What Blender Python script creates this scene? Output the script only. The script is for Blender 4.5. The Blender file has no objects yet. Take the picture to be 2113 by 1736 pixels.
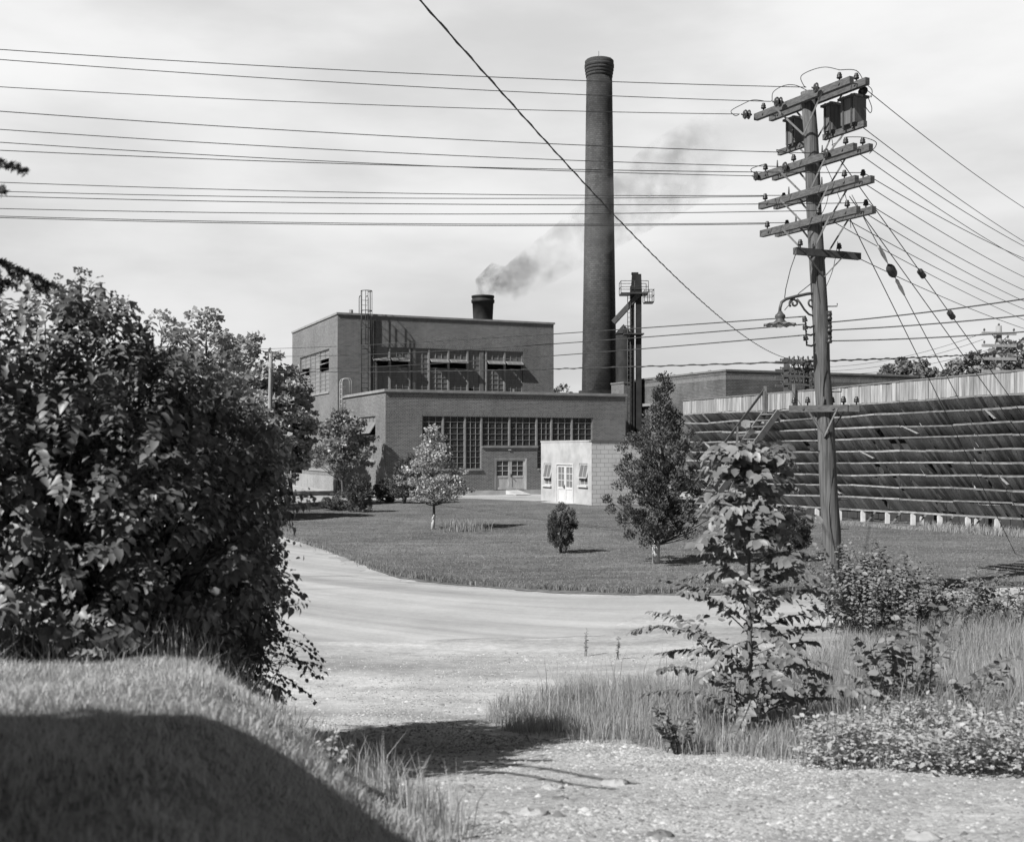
import bpy, math, random
import numpy as np
from mathutils import Vector
R = math.radians
C = bpy.context.scene.collection
scene = bpy.context.scene

# ------------------------------------------------------------------ camera, sky, sun
EYE = 2.78                                   # metres above the yard of the plant
cam_d = bpy.data.cameras.new('camera'); cam = bpy.data.objects.new('camera', cam_d); C.objects.link(cam)
cam.location = (0, 0, EYE); cam.rotation_euler = (R(90), 0, 0)
cam_d.sensor_width = 36; cam_d.lens = 40.5; cam_d.shift_y = 0.027
cam_d.clip_start = 0.05; cam_d.clip_end = 6000
cam_d.dof.use_dof = True; cam_d.dof.focus_distance = 30; cam_d.dof.aperture_fstop = 3.6
scene.camera = cam

SUN_EL = 42.0
SUN_B = 38.0                                 # sun stands left of and a little behind the camera
sx, sy = -math.cos(R(SUN_B)), -math.sin(R(SUN_B))
to_sun = Vector((sx*math.cos(R(SUN_EL)), sy*math.cos(R(SUN_EL)), math.sin(R(SUN_EL))))
sun_d = bpy.data.lights.new('sun', 'SUN'); sun = bpy.data.objects.new('sun', sun_d); C.objects.link(sun)
sun_d.energy = 5.0; sun_d.angle = R(0.53); sun_d.color = (1.0, 0.995, 0.985)
sun.rotation_euler = to_sun.to_track_quat('Z', 'Y').to_euler(); sun.location = (-30, -20, 40)

world = bpy.data.worlds.new('World'); scene.world = world; world.use_nodes = True
wt = world.node_tree; wn = wt.nodes; wn.clear()
def N(nt, kind, **kw):
    n = nt.nodes.new(kind)
    for k, v in kw.items(): setattr(n, k, v)
    return n
def math_node(nt, op, a, b=None, clamp=False):
    n = nt.nodes.new('ShaderNodeMath'); n.operation = op; n.use_clamp = clamp
    for i, v in enumerate((a, b)):
        if v is None: continue
        if isinstance(v, (int, float)): n.inputs[i].default_value = v
        else: nt.links.new(v, n.inputs[i])
    return n.outputs[0]
def maprange(nt, v, a, b, c, d, smooth=True):
    n = nt.nodes.new('ShaderNodeMapRange'); n.interpolation_type = 'SMOOTHSTEP' if smooth else 'LINEAR'
    nt.links.new(v, n.inputs[0])
    for i, x in enumerate((a, b, c, d)): n.inputs[i+1].default_value = x
    return n.outputs[0]
sky = N(wt, 'ShaderNodeTexSky', sky_type='NISHITA', sun_disc=False)
sky.sun_elevation = R(SUN_EL); sky.sun_rotation = math.atan2(sx, sy); sky.air_density = 1.0; sky.dust_density = 1.5
bw = N(wt, 'ShaderNodeRGBToBW'); wt.links.new(sky.outputs[0], bw.inputs[0])
tc = N(wt, 'ShaderNodeTexCoord'); sp = N(wt, 'ShaderNodeSeparateXYZ'); wt.links.new(tc.outputs['Generated'], sp.inputs[0])
mp = N(wt, 'ShaderNodeMapping'); mp.inputs['Scale'].default_value = (1.0, 1.0, 3.2); wt.links.new(tc.outputs['Generated'], mp.inputs[0])
nz = N(wt, 'ShaderNodeTexNoise'); nz.inputs['Scale'].default_value = 2.6; nz.inputs['Detail'].default_value = 7; nz.inputs['Roughness'].default_value = 0.5
wt.links.new(mp.outputs[0], nz.inputs['Vector'])
# thin bright cloud over the northern sky (the part the camera faces), overhead and behind kept dark to deepen the shadows
ahead = maprange(wt, sp.outputs[1], -0.1, 0.75, 0.0, 1.0)
low = maprange(wt, sp.outputs[2], 0.37, 0.52, 1.0, 0.04)
cover = math_node(wt, 'MULTIPLY', ahead, low)
tex = maprange(wt, nz.outputs[0], 0.32, 0.66, 0.77, 1.08)
haze_lo = maprange(wt, sp.outputs[2], 0.0, 0.30, 0.92, 1.06)
cloud = math_node(wt, 'MULTIPLY', math_node(wt, 'MULTIPLY', tex, haze_lo), 6.0)
base = math_node(wt, 'MULTIPLY', bw.outputs[0], 0.22)
mixf = N(wt, 'ShaderNodeMix', data_type='FLOAT')
wt.links.new(cover, mixf.inputs[0]); wt.links.new(base, mixf.inputs[2]); wt.links.new(cloud, mixf.inputs[3])
comb = N(wt, 'ShaderNodeCombineColor')
for i in range(3): wt.links.new(mixf.outputs[0], comb.inputs[i])
bg = N(wt, 'ShaderNodeBackground'); bg.inputs[1].default_value = 0.1; wt.links.new(comb.outputs[0], bg.inputs[0])
wo = N(wt, 'ShaderNodeOutputWorld'); wt.links.new(bg.outputs[0], wo.inputs[0])
vs = scene.view_settings
scene.display_settings.display_device = 'sRGB'
vs.view_transform = 'Standard'; vs.look = 'None'; vs.exposure = 0.45; vs.gamma = 1.0; vs.use_curve_mapping = False
scene.cycles.max_bounces = 8; scene.cycles.transparent_max_bounces = 12; scene.cycles.volume_bounces = 1

# ------------------------------------------------------------------ helpers
F = 2376.0
def at(px, py, d):                           # a point d metres ahead, seen at (px, py) of a 2112-wide view
    return Vector(((px-1056)*d/F, d, EYE + (925-py)*d/F))
def ss(t): t = np.clip(t, 0, 1); return t*t*(3-2*t)

def tag(o, label=None, cat=None, group=None, kind=None):
    if label: o['label'] = label
    if cat: o['category'] = cat
    if group: o['group'] = group
    if kind: o['kind'] = kind
    return o
def thing(name, label, cat, loc=(0, 0, 0), group=None):
    o = bpy.data.objects.new(name, None); C.objects.link(o); o.location = loc; o.empty_display_size = 0.3
    return tag(o, label, cat, group)
def world_loc(o):
    v = Vector((0, 0, 0))
    while o is not None: v += Vector(o.location); o = o.parent
    return v
def link_mesh(name, me, parent):
    o = bpy.data.objects.new(name, me); C.objects.link(o)
    if parent is not None: o.parent = parent
    return o
def np_mesh(name, mat, V, faces_flat, loop_tot, parent=None, smooth=False, origin=None):
    """V (n,3) in world space"""
    org = np.array(world_loc(parent)) if parent is not None else (np.array(origin) if origin is not None else np.zeros(3))
    me = bpy.data.meshes.new(name)
    V = np.asarray(V, dtype=np.float64) - org
    loop_tot = np.asarray(loop_tot, dtype=np.int32); ff = np.asarray(faces_flat, dtype=np.int32)
    me.vertices.add(len(V)); me.vertices.foreach_set('co', V.astype(np.float32).ravel())
    me.loops.add(len(ff)); me.loops.foreach_set('vertex_index', ff)
    me.polygons.add(len(loop_tot))
    st = np.concatenate([[0], np.cumsum(loop_tot)[:-1]]).astype(np.int32)
    me.polygons.foreach_set('loop_start', st); me.polygons.foreach_set('loop_total', loop_tot)
    if smooth: me.polygons.foreach_set('use_smooth', np.ones(len(loop_tot), dtype=bool))
    me.materials.append(mat); me.update(calc_edges=True)
    o = link_mesh(name, me, parent)
    if parent is None and origin is not None: o.location = origin
    return o

class MB:
    def __init__(s): s.v = []; s.f = []; s.uv = {}; s.sm = set()
    def vert(s, p): s.v.append(Vector(p)); return len(s.v)-1
    def face(s, pts, uv=None, smooth=False):
        i0 = len(s.v); s.v.extend(Vector(p) for p in pts); s.f.append(list(range(i0, i0+len(pts))))
        if uv: s.uv[len(s.f)-1] = uv
        return s
    def hexa(s, c):                          # 8 corners: bottom loop then top loop, counter-clockwise from above
        i = len(s.v); s.v.extend(Vector(p) for p in c)
        for q in ((3, 2, 1, 0), (4, 5, 6, 7), (0, 1, 5, 4), (1, 2, 6, 5), (2, 3, 7, 6), (3, 0, 4, 7)): s.f.append([i+k for k in q])
        return s
    def box(s, c, sz, rz=0):
        c = Vector(c); cs, sn = math.cos(rz), math.sin(rz); P = []
        for z in (-1, 1):
            for x, y in ((-1, -1), (1, -1), (1, 1), (-1, 1)):
                a, b = x*sz[0]/2, y*sz[1]/2
                P.append(c + Vector((a*cs-b*sn, a*sn+b*cs, z*sz[2]/2)))
        return s.hexa(P)
    def bar(s, p, q, w, h, up=(0, 0, 1)):    # rectangular bar from p to q
        p, q = Vector(p), Vector(q); d = (q-p).normalized(); up = Vector(up)
        if abs(d.dot(up)) > 0.98: up = Vector((0, 1, 0))
        sd = d.cross(up).normalized(); u = sd.cross(d).normalized(); P = []
        for z in (-1, 1):
            for e, y in ((p, -1), (q, -1), (q, 1), (p, 1)): P.append(e + sd*(-y*w/2) + u*(z*h/2))
        return s.hexa(P)
    def tube(s, pts, r, n=8, cap=True, vuv=False):
        pts = [Vector(p) for p in pts]; m = len(pts)
        rr = r if hasattr(r, '__len__') else [r]*m
        rings = []; ref = None; dist = 0
        for i, p in enumerate(pts):
            d = (pts[min(i+1, m-1)] - pts[max(i-1, 0)]).normalized()
            if i: dist += (p-pts[i-1]).length
            if ref is None:
                ref = d.cross(Vector((0, 0, 1)) if abs(d.z) < 0.95 else Vector((0, 1, 0))).normalized()
            ref = (ref - d*ref.dot(d)).normalized(); b = d.cross(ref)
            i0 = len(s.v)
            for k in range(n):
                a = 2*math.pi*k/n; s.v.append(p + (ref*math.cos(a)+b*math.sin(a))*rr[i])
            rings.append((i0, dist))
        for (a, da), (b, db) in zip(rings, rings[1:]):
            for k in range(n):
                k2 = (k+1) % n; s.f.append([a+k, a+k2, b+k2, b+k]); s.sm.add(len(s.f)-1)
        if cap:
            s.f.append([rings[0][0]+k for k in reversed(range(n))]); s.f.append([rings[-1][0]+k for k in range(n)])
        return s
    def lathe(s, c, prof, n=24, axis=(0, 0, 1)):   # prof: (r, h) from the bottom up
        c = Vector(c); ax = Vector(axis).normalized()
        e = ax.cross(Vector((0, 1, 0)) if abs(ax.y) < 0.9 else Vector((1, 0, 0))).normalized(); b = ax.cross(e)
        rings = []
        for r, h in prof:
            i0 = len(s.v); rings.append(i0)
            for k in range(n):
                a = 2*math.pi*k/n; s.v.append(c + ax*h + (e*math.cos(a)+b*math.sin(a))*r)
        rm = max(p[0] for p in prof)
        for j, (a, bb) in enumerate(zip(rings, rings[1:])):
            for k in range(n):
                k2 = (k+1) % n; s.f.append([a+k, a+k2, bb+k2, bb+k]); fi = len(s.f)-1
                if abs(prof[j][0]-prof[j+1][0]) < abs(prof[j][1]-prof[j+1][1])*1.2+1e-6: s.sm.add(fi)
                u0, u1 = 2*math.pi*k/n*rm, 2*math.pi*(k+1)/n*rm
                s.uv[fi] = [(u0, prof[j][1]), (u1, prof[j][1]), (u1, prof[j+1][1]), (u0, prof[j+1][1])]
        if prof[0][0] > 1e-4: s.f.append([rings[0]+k for k in reversed(range(n))])
        if prof[-1][0] > 1e-4: s.f.append([rings[-1]+k for k in range(n)])
        return s
    def build(s, name, mat, parent=None, smooth=False, origin=None):
        org = world_loc(parent) if parent is not None else Vector(origin or (0, 0, 0))
        me = bpy.data.meshes.new(name)
        me.from_pydata([tuple(v-org) for v in s.v], [], s.f)
        me.materials.append(mat)
        uvl = me.uv_layers.new(name='UVMap')
        for p in me.polygons:
            if p.index in s.uv:
                for k, li in enumerate(p.loop_indices): uvl.data[li].uv = s.uv[p.index][k]
            else:
                n = p.normal
                if abs(n.z) > 0.8: t1, t2 = Vector((1, 0, 0)), Vector((0, 1, 0))
                else: t1 = Vector((-n.y, n.x, 0)).normalized(); t2 = n.cross(t1) if False else Vector((0, 0, 1))
                for li in p.loop_indices:
                    w = me.vertices[me.loops[li].vertex_index].co + org
                    uvl.data[li].uv = (w.dot(t1), w.dot(t2))
            if smooth or p.index in s.sm: p.use_smooth = True
        me.update()
        o = link_mesh(name, me, parent)
        if parent is None and origin is not None: o.location = origin
        return o

class Wall:                                  # a vertical wall plane: a along it, b outward, z up
    def __init__(s, o, d, n): s.o = Vector((o[0], o[1])); s.d = Vector(d); s.n = Vector(n)
    def p(s, a, b, z): q = s.o + s.d*a + s.n*b; return Vector((q.x, q.y, z))
    def a(s, px): k = (px-1056)/F; return (k*s.o.y - s.o.x)/(s.d.x - k*s.d.y)
    def z(s, px, py): y = s.o.y + s.d.y*s.a(px); return EYE + (925-py)*y/F
    def box(s, mb, a0, a1, b0, b1, z0, z1):
        c = [s.p(a0, b0, z0), s.p(a1, b0, z0), s.p(a1, b1, z0), s.p(a0, b1, z0)]
        if (c[1]-c[0]).cross(c[2]-c[1]).z < 0: c = [c[3], c[2], c[1], c[0]]
        return mb.hexa(c + [v + Vector((0, 0, z1-z0)) for v in c])
    def face(s, mb, q):                      # q in (a,b,z), turned so that it faces outward-ish
        P = [s.p(*t) for t in q]; mb.face(P)
    def wall(s, mb, a0, a1, z0, z1, holes, depth=0.22):
        A = sorted({a0, a1, *[h[0] for h in holes], *[h[1] for h in holes]}); Z = sorted({z0, z1, *[h[2] for h in holes], *[h[3] for h in holes]})
        A = [a for a in A if a0 <= a <= a1]; Z = [z for z in Z if z0 <= z <= z1]
        inh = lambda a, z: any(h[0] < a < h[1] and h[2] < z < h[3] for h in holes)
        nx = s.d.x*s.n.y - s.d.y*s.n.x
        def q(*pts):
            P = [s.p(*t) for t in pts]; mb.face(P if nx < 0 else P[::-1])
        for i in range(len(A)-1):
            for j in range(len(Z)-1):
                am, zm = (A[i]+A[i+1])/2, (Z[j]+Z[j+1])/2
                if inh(am, zm): continue
                q((A[i], 0, Z[j]), (A[i+1], 0, Z[j]), (A[i+1], 0, Z[j+1]), (A[i], 0, Z[j+1]))
                q((A[i+1], -depth, Z[j]), (A[i], -depth, Z[j]), (A[i], -depth, Z[j+1]), (A[i+1], -depth, Z[j+1]))
                if i and inh((A[i-1]+A[i])/2, zm): q((A[i], -depth, Z[j]), (A[i], 0, Z[j]), (A[i], 0, Z[j+1]), (A[i], -depth, Z[j+1]))
                if i < len(A)-2 and inh((A[i+1]+A[i+2])/2, zm): q((A[i+1], 0, Z[j]), (A[i+1], -depth, Z[j]), (A[i+1], -depth, Z[j+1]), (A[i+1], 0, Z[j+1]))
                if j and inh(am, (Z[j-1]+Z[j])/2): q((A[i], -depth, Z[j]), (A[i+1], -depth, Z[j]), (A[i+1], 0, Z[j]), (A[i], 0, Z[j]))
                if j < len(Z)-2 and inh(am, (Z[j+1]+Z[j+2])/2): q((A[i], 0, Z[j+1]), (A[i+1], 0, Z[j+1]), (A[i+1], -depth, Z[j+1]), (A[i], -depth, Z[j+1]))

# ------------------------------------------------------------------ materials (all greys: the place is seen in black and white)
KA = 0.84                                    # common albedo scale of masonry, timber and earth
def g3(v): return (v, v, v, 1)
def new_mat(name):
    m = bpy.data.materials.new(name); m.use_nodes = True; nt = m.node_tree; nt.nodes.clear()
    out = N(nt, 'ShaderNodeOutputMaterial'); b = N(nt, 'ShaderNodeBsdfPrincipled'); nt.links.new(b.outputs[0], out.inputs[0])
    return m, nt, b, out
def noise(nt, vec, scale, detail=5, rough=0.55, stretch=None):
    if stretch:
        mpn = N(nt, 'ShaderNodeMapping'); mpn.inputs['Scale'].default_value = stretch; nt.links.new(vec, mpn.inputs[0]); vec = mpn.outputs[0]
    n = N(nt, 'ShaderNodeTexNoise'); n.inputs['Scale'].default_value = scale; n.inputs['Detail'].default_value = detail
    n.inputs['Roughness'].default_value = rough; nt.links.new(vec, n.inputs['Vector']); return n.outputs[0]
def to_color(nt, val):
    c = N(nt, 'ShaderNodeCombineColor')
    for i in range(3): nt.links.new(val, c.inputs[i])
    return c.outputs[0]
def bump(nt, b, h, strength, dist=0.02):
    n = N(nt, 'ShaderNodeBump'); n.inputs['Strength'].default_value = strength; n.inputs['Distance'].default_value = dist
    nt.links.new(h, n.inputs['Height']); nt.links.new(n.outputs[0], b.inputs['Normal'])
def plain(name, lo, hi=None, scale=6, rough=0.75, metal=0.0, stretch=None, bmp=0.0, spec=0.4, island=0.0):
    m, nt, b, out = new_mat(name)
    t = N(nt, 'ShaderNodeTexCoord'); hi = lo*1.3 if hi is None else hi
    n1 = noise(nt, t.outputs['Object'], scale, 6, 0.6, stretch)
    v = maprange(nt, n1, 0.3, 0.7, lo*KA, hi*KA)
    if island:
        geo = N(nt, 'ShaderNodeNewGeometry'); v = math_node(nt, 'MULTIPLY', v, maprange(nt, geo.outputs['Random Per Island'], 0, 1, 1-island, 1+island, False))
    nt.links.new(to_color(nt, v), b.inputs['Base Color'])
    b.inputs['Roughness'].default_value = rough; b.inputs['Metallic'].default_value = metal; b.inputs['Specular IOR Level'].default_value = spec
    if bmp: bump(nt, b, n1, bmp)
    return m
def brick(name, c1, c2, mortar, bw_, rh, ms, stain=0.25, swap=False, height_tone=None, bmp=0.3):
    m, nt, b, out = new_mat(name)
    t = N(nt, 'ShaderNodeTexCoord'); vec = t.outputs['UV']
    if swap:
        se = N(nt, 'ShaderNodeSeparateXYZ'); nt.links.new(vec, se.inputs[0]); cb = N(nt, 'ShaderNodeCombineXYZ')
        nt.links.new(se.outputs[1], cb.inputs[0]); nt.links.new(se.outputs[0], cb.inputs[1]); vec = cb.outputs[0]
    bt = N(nt, 'ShaderNodeTexBrick'); nt.links.new(vec, bt.inputs['Vector'])
    bt.inputs['Color1'].default_value = g3(c1*KA); bt.inputs['Color2'].default_value = g3(c2*KA); bt.inputs['Mortar'].default_value = g3(mortar*KA)
    bt.inputs['Scale'].default_value = 1; bt.inputs['Mortar Size'].default_value = ms; bt.inputs['Mortar Smooth'].default_value = 0.3
    bt.inputs['Brick Width'].default_value = bw_; bt.inputs['Row Height'].default_value = rh; bt.inputs['Bias'].default_value = 0
    n1 = noise(nt, t.outputs['Object'], 0.35, 5, 0.6); n2 = noise(nt, t.outputs['Object'], 1.0, 6, 0.7, (1.2, 1.2, 0.25))
    f = maprange(nt, n1, 0.3, 0.7, 1-stain, 1+stain*0.6)
    f = math_node(nt, 'MULTIPLY', f, maprange(nt, n2, 0.35, 0.75, 1.06, 1-stain*0.7))
    if height_tone:
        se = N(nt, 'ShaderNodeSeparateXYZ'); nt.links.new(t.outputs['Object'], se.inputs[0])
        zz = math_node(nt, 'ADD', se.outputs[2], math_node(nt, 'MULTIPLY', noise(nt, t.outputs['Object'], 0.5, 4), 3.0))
        for lo, hi, v0, v1 in height_tone: f = math_node(nt, 'MULTIPLY', f, maprange(nt, zz, lo, hi, v0, v1))
    mx = N(nt, 'ShaderNodeMix', data_type='RGBA', blend_type='MULTIPLY'); mx.inputs[0].default_value = 1
    nt.links.new(bt.outputs['Color'], mx.inputs[6]); nt.links.new(to_color(nt, f), mx.inputs[7]); nt.links.new(mx.outputs[2], b.inputs['Base Color'])
    b.inputs['Roughness'].default_value = 0.88; b.inputs['Specular IOR Level'].default_value = 0.2
    if bmp:
        h = math_node(nt, 'ADD', math_node(nt, 'MULTIPLY', bt.outputs['Fac'], -1.0), math_node(nt, 'MULTIPLY', noise(nt, t.outputs['Object'], 30), 0.5))
        bump(nt, b, h, bmp, 0.01)
    return m
def leaf_mat(name, lo, hi, trans=0.25, rough=0.45, spec=0.45, back=1.25):
    m, nt, b, out = new_mat(name)
    geo = N(nt, 'ShaderNodeNewGeometry')
    v = maprange(nt, geo.outputs['Random Per Island'], 0, 1, lo, hi, False)
    v = math_node(nt, 'MULTIPLY', v, maprange(nt, geo.outputs['Backfacing'], 0, 1, 1.0, back, False))
    col = to_color(nt, v); nt.links.new(col, b.inputs['Base Color'])
    b.inputs['Roughness'].default_value = rough; b.inputs['Specular IOR Level'].default_value = spec
    tr = N(nt, 'ShaderNodeBsdfTranslucent'); nt.links.new(col, tr.inputs[0])
    mx = N(nt, 'ShaderNodeMixShader'); mx.inputs[0].default_value = trans
    nt.links.new(b.outputs[0], mx.inputs[1]); nt.links.new(tr.outputs[0], mx.inputs[2]); nt.links.new(mx.outputs[0], out.inputs[0])
    return m
def glass_mat(name, tint, see):
    m, nt, b, out = new_mat(name)
    b.inputs['Base Color'].default_value = g3(tint); b.inputs['Roughness'].default_value = 0.06; b.inputs['Specular IOR Level'].default_value = 0.5
    t = N(nt, 'ShaderNodeTexCoord'); bump(nt, b, noise(nt, t.outputs['Object'], 2.2, 2), 0.12, 0.01)
    tr = N(nt, 'ShaderNodeBsdfTransparent'); tr.inputs[0].default_value = g3(0.8)
    mx = N(nt, 'ShaderNodeMixShader'); mx.inputs[0].default_value = see
    nt.links.new(b.outputs[0], mx.inputs[1]); nt.links.new(tr.outputs[0], mx.inputs[2]); nt.links.new(mx.outputs[0], out.inputs[0])
    return m

M = {}
M['brick'] = brick('brick', 0.115, 0.19, 0.33, 0.22, 0.078, 0.011, stain=0.13, bmp=0.5)
M['brick_pale'] = brick('faded brick', 0.24, 0.32, 0.36, 0.22, 0.078, 0.011, stain=0.2)
M['soldier'] = brick('soldier brick', 0.11, 0.185, 0.33, 0.22, 0.078, 0.012, swap=True, stain=0.13)
M['brick_far'] = brick('weathered brick', 0.15, 0.21, 0.07, 0.24, 0.10, 0.016, stain=0.3)
M['block'] = brick('concrete block', 0.74, 0.82, 0.46, 0.42, 0.21, 0.014, stain=0.12)
M['stucco'] = plain('whitewashed render', 0.38, 0.52, 1.6, 0.9, bmp=0.2)
M['chimney'] = brick('chimney brick', 0.105, 0.15, 0.06, 0.36, 0.16, 0.014, stain=0.3, height_tone=[(2, 15, 0.40, 0.50), (14.5, 20.5, 1.0, 1.95), (28.8, 31.5, 1.0, 0.55)])  # brick tone by height: darker lower shaft, lighter above, darker at the crown
M['coping'] = plain('stone coping', 0.24, 0.34, 2.0, 0.85, bmp=0.1)
M['coping_dark'] = plain('tarred coping', 0.16, 0.22, 2.0, 0.85)
M['concrete'] = plain('concrete', 0.42, 0.56, 2.5, 0.9, bmp=0.15)
M['frame'] = plain('window frame paint', 0.24, 0.33, 5, 0.6)
M['frame_white'] = plain('white window paint', 0.54, 0.64, 5, 0.6)
M['door'] = plain('weathered door paint', 0.42, 0.60, 2.4, 0.65, stretch=(3, 3, 0.7), bmp=0.05)
M['door_white'] = plain('white door paint', 0.56, 0.66, 3, 0.6)
M['glass'] = glass_mat('clear glass', 0.06, 0.30)
M['glass_dim'] = plain('wired glass', 0.15, 0.21, 0.7, 0.28, spec=0.5)
M['glass_pale'] = plain('whitened glass', 0.16, 0.23, 0.9, 0.35, spec=0.5)
M['glass_side'] = plain('side wired glass', 0.17, 0.25, 0.8, 0.35, spec=0.5)  # slightly paler glass for the side-wall windows
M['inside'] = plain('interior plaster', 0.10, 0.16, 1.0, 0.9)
M['roof'] = plain('tar and gravel roof', 0.10, 0.16, 3, 0.95)
M['steel_dark'] = plain('dark steel', 0.035, 0.07, 4, 0.55, spec=0.5)
M['steel_grey'] = plain('grey steel', 0.16, 0.24, 3, 0.5)
M['steel_pale'] = plain('pale painted steel', 0.45, 0.6, 3, 0.55)
M['stack'] = plain('sooty steel', 0.02, 0.042, 1.6, 0.75, spec=0.25)
M['pole'] = plain('old creosoted pole', 0.06, 0.165, 6, 0.85, stretch=(5, 5, 0.22), bmp=0.5)
M['pole_grey'] = plain('grey weathered pole', 0.26, 0.38, 6, 0.85, stretch=(4, 4, 0.3), bmp=0.2)
M['arm'] = plain('weathered crossarm timber', 0.07, 0.14, 7, 0.85, stretch=(1.5, 1.5, 5), bmp=0.2)
M['arm_dark'] = plain('dark crossarm timber', 0.06, 0.10, 7, 0.85)
M['box'] = plain('wooden fuse box', 0.10, 0.17, 5, 0.8, stretch=(4, 4, 0.5))
M['brace'] = plain('galvanised brace', 0.14, 0.22, 8, 0.5)
M['porcelain'] = plain('brown porcelain', 0.03, 0.05, 5, 0.35, spec=0.4)
M['porcelain_pale'] = plain('pale porcelain', 0.5, 0.62, 5, 0.25, spec=0.6)
M['wire'] = plain('weathered line wire', 0.035, 0.06, 5, 0.6)
M['wire_pale'] = plain('galvanised guy wire', 0.18, 0.26, 5, 0.5)
M['iron'] = plain('painted iron', 0.06, 0.10, 8, 0.5)
M['bulb'] = plain('bulb glass', 0.6, 0.7, 3, 0.1)
M['pale_board'] = plain('silvery weathered boards', 0.20, 0.42, 3, 0.85, stretch=(7, 7, 0.35), island=0.28, bmp=0.1)
M['louvre'] = plain('dark weathered louvre boards', 0.24, 0.62, 6, 0.85, stretch=(7, 7, 0.8), island=0.5, bmp=0.1)
M['rail'] = plain('pale rail timber', 0.15, 0.33, 5, 0.9, stretch=(1, 1, 3), island=0.3)
M['white_post'] = plain('whitewashed post', 0.55, 0.72, 5, 0.8)
M['dark_board'] = plain('dark backing and posts', 0.035, 0.06, 4, 0.9)
M['stair'] = plain('stair timber', 0.14, 0.22, 5, 0.85)
M['bark'] = plain('bark', 0.06, 0.12, 9, 0.9, stretch=(3, 3, 0.6), bmp=0.4)
M['bark_pale'] = plain('grey bark', 0.12, 0.20, 9, 0.85, stretch=(3, 3, 0.6), bmp=0.3)
M['whitewash'] = plain('whitewashed bark', 0.5, 0.75, 9, 0.9, bmp=0.4)
M['stone'] = plain('field stone', 0.32, 0.46, 6, 0.85, island=0.2)
M['pebble'] = plain('gravel pebbles', 0.31, 0.46, 3, 0.9, island=0.55)
M['lilac'] = leaf_mat('lilac leaf', 0.075, 0.19, 0.14, 0.45, 0.45)
M['rose'] = leaf_mat('rose leaf', 0.08, 0.17, 0.2, 0.4, 0.5)
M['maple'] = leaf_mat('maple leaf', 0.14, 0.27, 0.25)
M['maple_far'] = leaf_mat('far maple leaf', 0.22, 0.42, 0.25)  # lighter base tone for the trees farther back
M['aspen'] = leaf_mat('pale poplar leaf', 0.2, 0.34, 0.3)
M['apple'] = leaf_mat('silvery leaf', 0.20, 0.52, 0.3, 0.5)
M['cedar'] = leaf_mat('cedar spray', 0.055, 0.115, 0.12, 0.6, 0.3)
M['juniper'] = leaf_mat('juniper spray', 0.05, 0.10, 0.1, 0.6, 0.3)
M['spruce'] = leaf_mat('spruce needle', 0.03, 0.065, 0.1, 0.5, 0.4)
M['elm'] = leaf_mat('elm leaf', 0.13, 0.26, 0.25, 0.45, 0.45)
M['weed'] = leaf_mat('weed leaf', 0.16, 0.30, 0.28, 0.5, 0.4)
M['shrub'] = leaf_mat('shrub leaf', 0.12, 0.25, 0.26, 0.5, 0.4)
M['cover'] = leaf_mat('pale low leaf', 0.30, 0.50, 0.3, 0.7, 0.15)
M['faroak'] = leaf_mat('distant tree leaf', 0.12, 0.21, 0.2, 0.6, 0.3)
M['grass_pale'] = leaf_mat('bank grass', 0.36, 0.66, 0.3, 0.5, 0.3, 1.0)  # one pale dry tone for the whole bank
M['grass_tall'] = leaf_mat('tall meadow grass', 0.22, 0.44, 0.3, 0.5, 0.3, 1.0)
M['grass_dry'] = leaf_mat('dry grass stem', 0.25, 0.5, 0.3, 0.55, 0.3, 1.0)
M['grass_lawn'] = leaf_mat('mown grass', 0.17, 0.30, 0.3, 0.55, 0.3, 1.0)
M['soil'] = plain('dark soil edge', 0.10, 0.24, 6, 0.95)

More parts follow.
